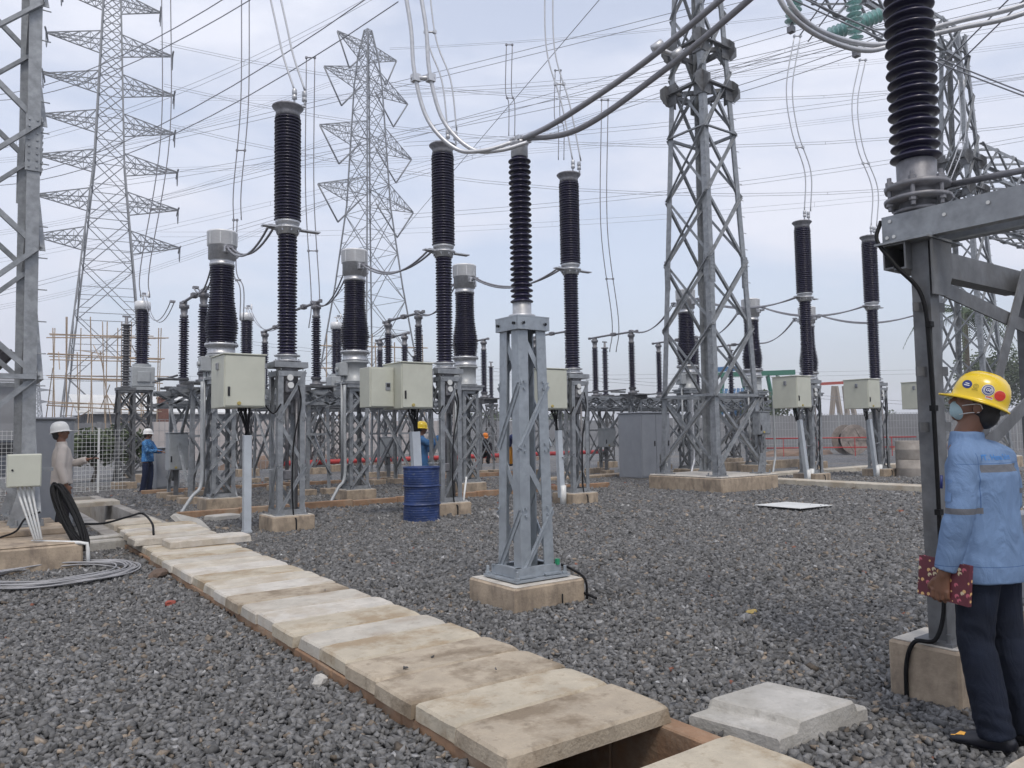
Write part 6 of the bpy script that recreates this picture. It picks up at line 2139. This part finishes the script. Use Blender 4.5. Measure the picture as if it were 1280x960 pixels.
def bvh_of(o):
    return BVHTree.FromPolygons([v.co.copy() for v in o.data.vertices], [tuple(p.vertices) for p in o.data.polygons])
hb = bvh_of(helm)
HD = HM.to_3x3()
def hs(y, z, sz, items):
    """sticker at head-local y,z on the left side"""
    o = HM @ V((-.35, y, z)); d = HD @ V((1, 0, 0)); nrm_ = d
    for k, (pts, fs, mt, nm) in enumerate(items):
        decal(hb, o, d, HD @ V((0, 0, 1)), pts, fs, nm, mt, helm, .0012 + .0009 * k)
NB = mat('navy_sticker', (.015, .03, .16), .4); WS = mat('white_sticker', (.72, .72, .72), .4); RS = mat('red_sticker', (.55, .035, .02), .4); DY = mat('dark_yellow_ink', (.28, .22, .02), .5); PK = mat('pink_sticker', (.75, .35, .30), .5)
hs(-.022, 1.675, 1, [(*disc2(.0265), WS, 'sticker_rim'), (*disc2(.0245), NB, 'round_sticker'), (*disc2(.0205, r0_=.0185, rings=1), WS, 'sticker_ring'), (*disc2(.0165, r0_=.0148, rings=1), WS, 'sticker_ring'), (*text2('GE', .019, shear=.3), WS, 'sticker_monogram')])
hs(-.074, 1.664, 1, [(*disc2(.0245), PK, 'sticker_rim'), (*disc2(.0225), RS, 'round_sticker')])
bars = []
for yv, wv in ((.010, .026), (.003, .034), (-.004, .030), (-.011, .020)):
    n = 6
    for i in range(n):
        pass
def barset(rows):
    pts, fs = [], []
    for yv, wv, hv in rows:
        n = 5
        for i in range(n + 1): pts += [(-wv / 2 + wv * i / n, yv - hv / 2), (-wv / 2 + wv * i / n, yv + hv / 2)]
        b_ = len(pts) - 2 * (n + 1)
        for i in range(n): fs.append((b_ + 2 * i, b_ + 2 * i + 2, b_ + 2 * i + 3, b_ + 2 * i + 1))
    return pts, fs
hs(-.074, 1.664, 1, [(*barset([(.011, .022, .003), (.004, .034, .0035), (-.004, .030, .003), (-.011, .022, .002)]), PK, 'sticker_marks')])
hs(.066, 1.678, 1, [(*disc2(.020), NB, 'round_sticker'), (*barset([(.004, .016, .004), (-.005, .022, .004)]), WS, 'sticker_marks')])
hs(.030, 1.678, 1, [(*disc2(.0115, r0_=.0095, rings=1), DY, 'sticker_ring'), (*disc2(.006, r0_=.004, rings=1), DY, 'sticker_ring'), (*barset([(-.018, .026, .002), (-.0145, .024, .0015)]), DY, 'sticker_marks')])
hs(-.035, 1.642, 1, [(*barset([(0, .030, .012)]), WS, 'label_sticker'), (*barset([(.002, .026, .005)]), RS, 'sticker_marks')])
jb = bvh_of(jk)
pts, fs = text2('PT. Hanu Sulines', .036, shear=.12)
BT = mat('bright_blue_thread', (.05, .20, .50), .7)
decal(jb, (-.012, -.6, 1.338), (0, 1, 0), (0, .0, 1), [(x * 1.0, y) for x, y in pts], fs, 'back_lettering', BT, jk, .002)
m = MB(); m.tube([(-.268, .045, 1.20), (-.262, .045, 1.26)], .006, 8); m.build('pen', mat('dark_blue_pen', (.01, .02, .12), .4), jk)
pts, fs = barset([(0, .055, .10)])
decal(jb, (-.6, .03, 1.19), (1, 0, 0), (0, 0, 1), pts, fs, 'sleeve_pocket', cloth('blue_pocket_cloth', (.15, .245, .43)), jk, .003)
sh = [c for c in COL.objects if c.parent == wk and c.name.startswith('shoe')][0]
sb = bvh_of(sh)
A = V((-.09, -.04, .095))
pts, fs = barset([(0, .07, .014)])
decal(sb, A + V((-.4, .10, -.02)), (1, .1, 0), (0, .15, 1), pts, fs, 'shoe_stripe', mat('orange_stripe', (.75, .38, .06), .5), sh, .002)
# cap under the helmet at the nape: suspension
m = MB(); ell(m, (0, -.10, 1.60), (.045, .03, .022), HM); m.build('nape_strap', mat('grey_strap', (.22, .22, .22), .6), helm)
# notebook
def nb_extra(N, L, vec, last, t):
    vo = N.new('ShaderNodeTexVoronoi'); vo.inputs['Scale'].default_value = 34; vo.inputs['Randomness'].default_value = .8
    L.new(t.outputs['Object'], vo.inputs['Vector'])
    g_ = N.new('ShaderNodeMath'); g_.operation = 'LESS_THAN'; g_.inputs[1].default_value = .36; L.new(vo.outputs['Distance'], g_.inputs[0])
    # offset second field cuts crescents
    mp_ = N.new('ShaderNodeVectorMath'); mp_.operation = 'ADD'; mp_.inputs[1].default_value = (.0, .004, .006); L.new(t.outputs['Object'], mp_.inputs[0])
    v2 = N.new('ShaderNodeTexVoronoi'); v2.inputs['Scale'].default_value = 34; v2.inputs['Randomness'].default_value = .8; L.new(mp_.outputs[0], v2.inputs['Vector'])
    g2_ = N.new('ShaderNodeMath'); g2_.operation = 'GREATER_THAN'; g2_.inputs[1].default_value = .24; L.new(v2.outputs['Distance'], g2_.inputs[0])
    mu = N.new('ShaderNodeMath'); mu.operation = 'MULTIPLY'; L.new(g_.outputs[0], mu.inputs[0]); L.new(g2_.outputs[0], mu.inputs[1])
    sp_ = N.new('ShaderNodeSeparateColor'); L.new(vo.outputs['Color'], sp_.inputs[0])
    r = N.new('ShaderNodeValToRGB'); r.color_ramp.interpolation = 'CONSTANT'
    e = r.color_ramp.elements; e[0].color = (.60, .38, .16, 1); e[1].position = .55; e[1].color = (.42, .10, .14, 1); k = e.new(.8); k.color = (.52, .45, .30, 1)
    L.new(sp_.outputs[0], r.inputs['Fac'])
    m = N.new('ShaderNodeMixRGB'); L.new(mu.outputs[0], m.inputs['Fac']); L.new(last, m.inputs['Color1']); L.new(r.outputs['Color'], m.inputs['Color2'])
    return m.outputs[0]
NBM = mat('maroon_patterned_cover', (.10, .018, .03), .45, 0, .1, 10, extra=nb_extra)
R3 = Matrix.Rotation(-BODY_AZ, 3, 'Z')
t = thing('notebook', 'maroon notebook with pale crescents in the hand of the worker', 'notebook', wk.location + R3 @ V((-.216, .085, .770)), -BODY_AZ)
m = MB()
for s in (-1, 1): m.box((s * .011, 0, 0), (.003, .250, .185), bev=.001)
m.box((0, -.125, 0), (.024, .003, .185), bev=.001)
m.build('cover', NBM, t)
m = MB(); m.box((0, .002, 0), (.018, .240, .178)); m.build('pages', WHITEP, t)
t.rotation_euler = (radians(4), radians(3), -BODY_AZ - .05)

# ---- the others
BEIGE = cloth('pale_beige_shirt_cloth', (.47, .43, .40), .1)
BLK = cloth('black_trouser_cloth', (.015, .014, .018), .2)
g = V((1.02, 0, 0))
pl = at(77, 600, 11.0)
make_person('man in pale beige shirt and white helmet standing left beside the tall grey cabinet', (pl.x, pl.y, -.0), -radians(36 + 58),
    dict(er=(.24, -.03, 1.12), wr=(.23, .05, .86), el=(-.20, .12, 1.14), wl=(-.10, .33, 1.20), hyaw=radians(-8), hpitch=radians(8)), BEIGE, BLK, WHL, DARK, vox=.014, hem=.86)
_w = V((-.10, .33, 1.20)); _e = V((-.20, .12, 1.14)); _h = _w + (_w - _e).normalized() * .11 + V((0, 0, .03))
m = MB(); m.box((0, 0, 0), (.075, .008, .15), bev=.003)
o = m.build('mobile_phone', BLACKP); o.location = V((pl.x, pl.y, 0)) + Matrix.Rotation(-radians(36 + 58), 3, 'Z') @ _h; o.rotation_euler = (radians(-50), 0, -radians(36 + 58))
tag(o, 'dark phone held by the man in the pale beige shirt', 'phone')
BATIK = cloth('blue_batik_cloth', (.03, .13, .32), .5, blotch((.16, .33, .52), 30, .5, .6, .8))
pl = gp(184, 617)
make_person('man in blue patterned shirt and white helmet leaning on a low grey cabinet', (pl.x, pl.y, 0), -radians(36 + 95),
    dict(el=(-.22, .10, 1.13), wl=(-.10, .34, 1.12), er=(.22, .12, 1.14), wr=(.12, .36, 1.14), kl=(-.09, .04, .5), al=(-.08, .0, .09), kr=(.1, 0, .5), ar=(.1, -.08, .09), hyaw=radians(20)),
    BATIK, cloth('dark_blue_trousers', (.012, .018, .045)), WHL, mat('brown_boot_leather', (.10, .045, .03), .6), vox=.016, hem=.86)
BLW = cloth('blue_overall_cloth', (.05, .13, .27), .2)
pl = at(527, 600, 15.6)
make_person('worker in blue overall and yellow helmet half hidden behind the drum', (pl.x, pl.y, .0), -radians(36 + 70),
    dict(el=(-.25, .10, 1.10), wl=(-.15, .33, 1.25), er=(.25, .15, 1.25), wr=(.12, .34, 1.45), hyaw=radians(0), hpitch=radians(-5)), BLW, BLW, YEL, DARK, vox=.016)
crouch = dict(pel=(0, -.18, .42), chest=(0, .0, .72), neck=(0, .10, .90), sl=(-.18, .06, .86), el=(-.24, .24, .66), wl=(-.12, .42, .52), sr=(.18, .06, .86), er=(.24, .24, .66), wr=(.12, .42, .52),
              hl=(-.09, -.16, .38), hr=(.09, -.16, .38), kl=(-.16, .22, .50), kr=(.16, .22, .50), al=(-.14, .02, .09), ar=(.14, .02, .09), hpitch=radians(-25))
pl = at(605, 560, 30)
make_person('distant crouching worker in black with orange helmet left behind the pedestal', (pl.x, pl.y, .3), -radians(36 + 160), crouch, BLK, BLK, ORL, DARK, vox=.02, hem=.34)
pl = at(637, 560, 30)
make_person('distant stooping worker with orange helmet and orange trousers behind the pedestal legs', (pl.x, pl.y, .2), -radians(36 + 120), dict(pel=(0, -.1, .85), chest=(0, .12, 1.08), neck=(0, .28, 1.20), sl=(-.18, .22, 1.16), el=(-.2, .34, .95), wl=(-.1, .45, .78), sr=(.18, .22, 1.16), er=(.2, .34, .95), wr=(.1, .45, .78), hl=(-.09, -.1, .82), hr=(.09, -.1, .82), hpitch=radians(-30)),
    cloth('dark_blue_shirt', (.02, .03, .10)), cloth('orange_trousers', (.45, .20, .02)), ORL, DARK, vox=.02, hem=.74)
if '_h' in wk: pass
for o in COL.objects:
    if '_h' in o: del o['_h']
# outward normals everywhere
done = set()
for o in COL.objects:
    if o.type == 'MESH' and o.data.name not in done and o.name != 'gravel' and len(o.data.polygons) < 60000 and not o.name.startswith(('crown', 'ground')):
        done.add(o.data.name); nonmanifold_fix(o.data)
print('objects', len(COL.objects))
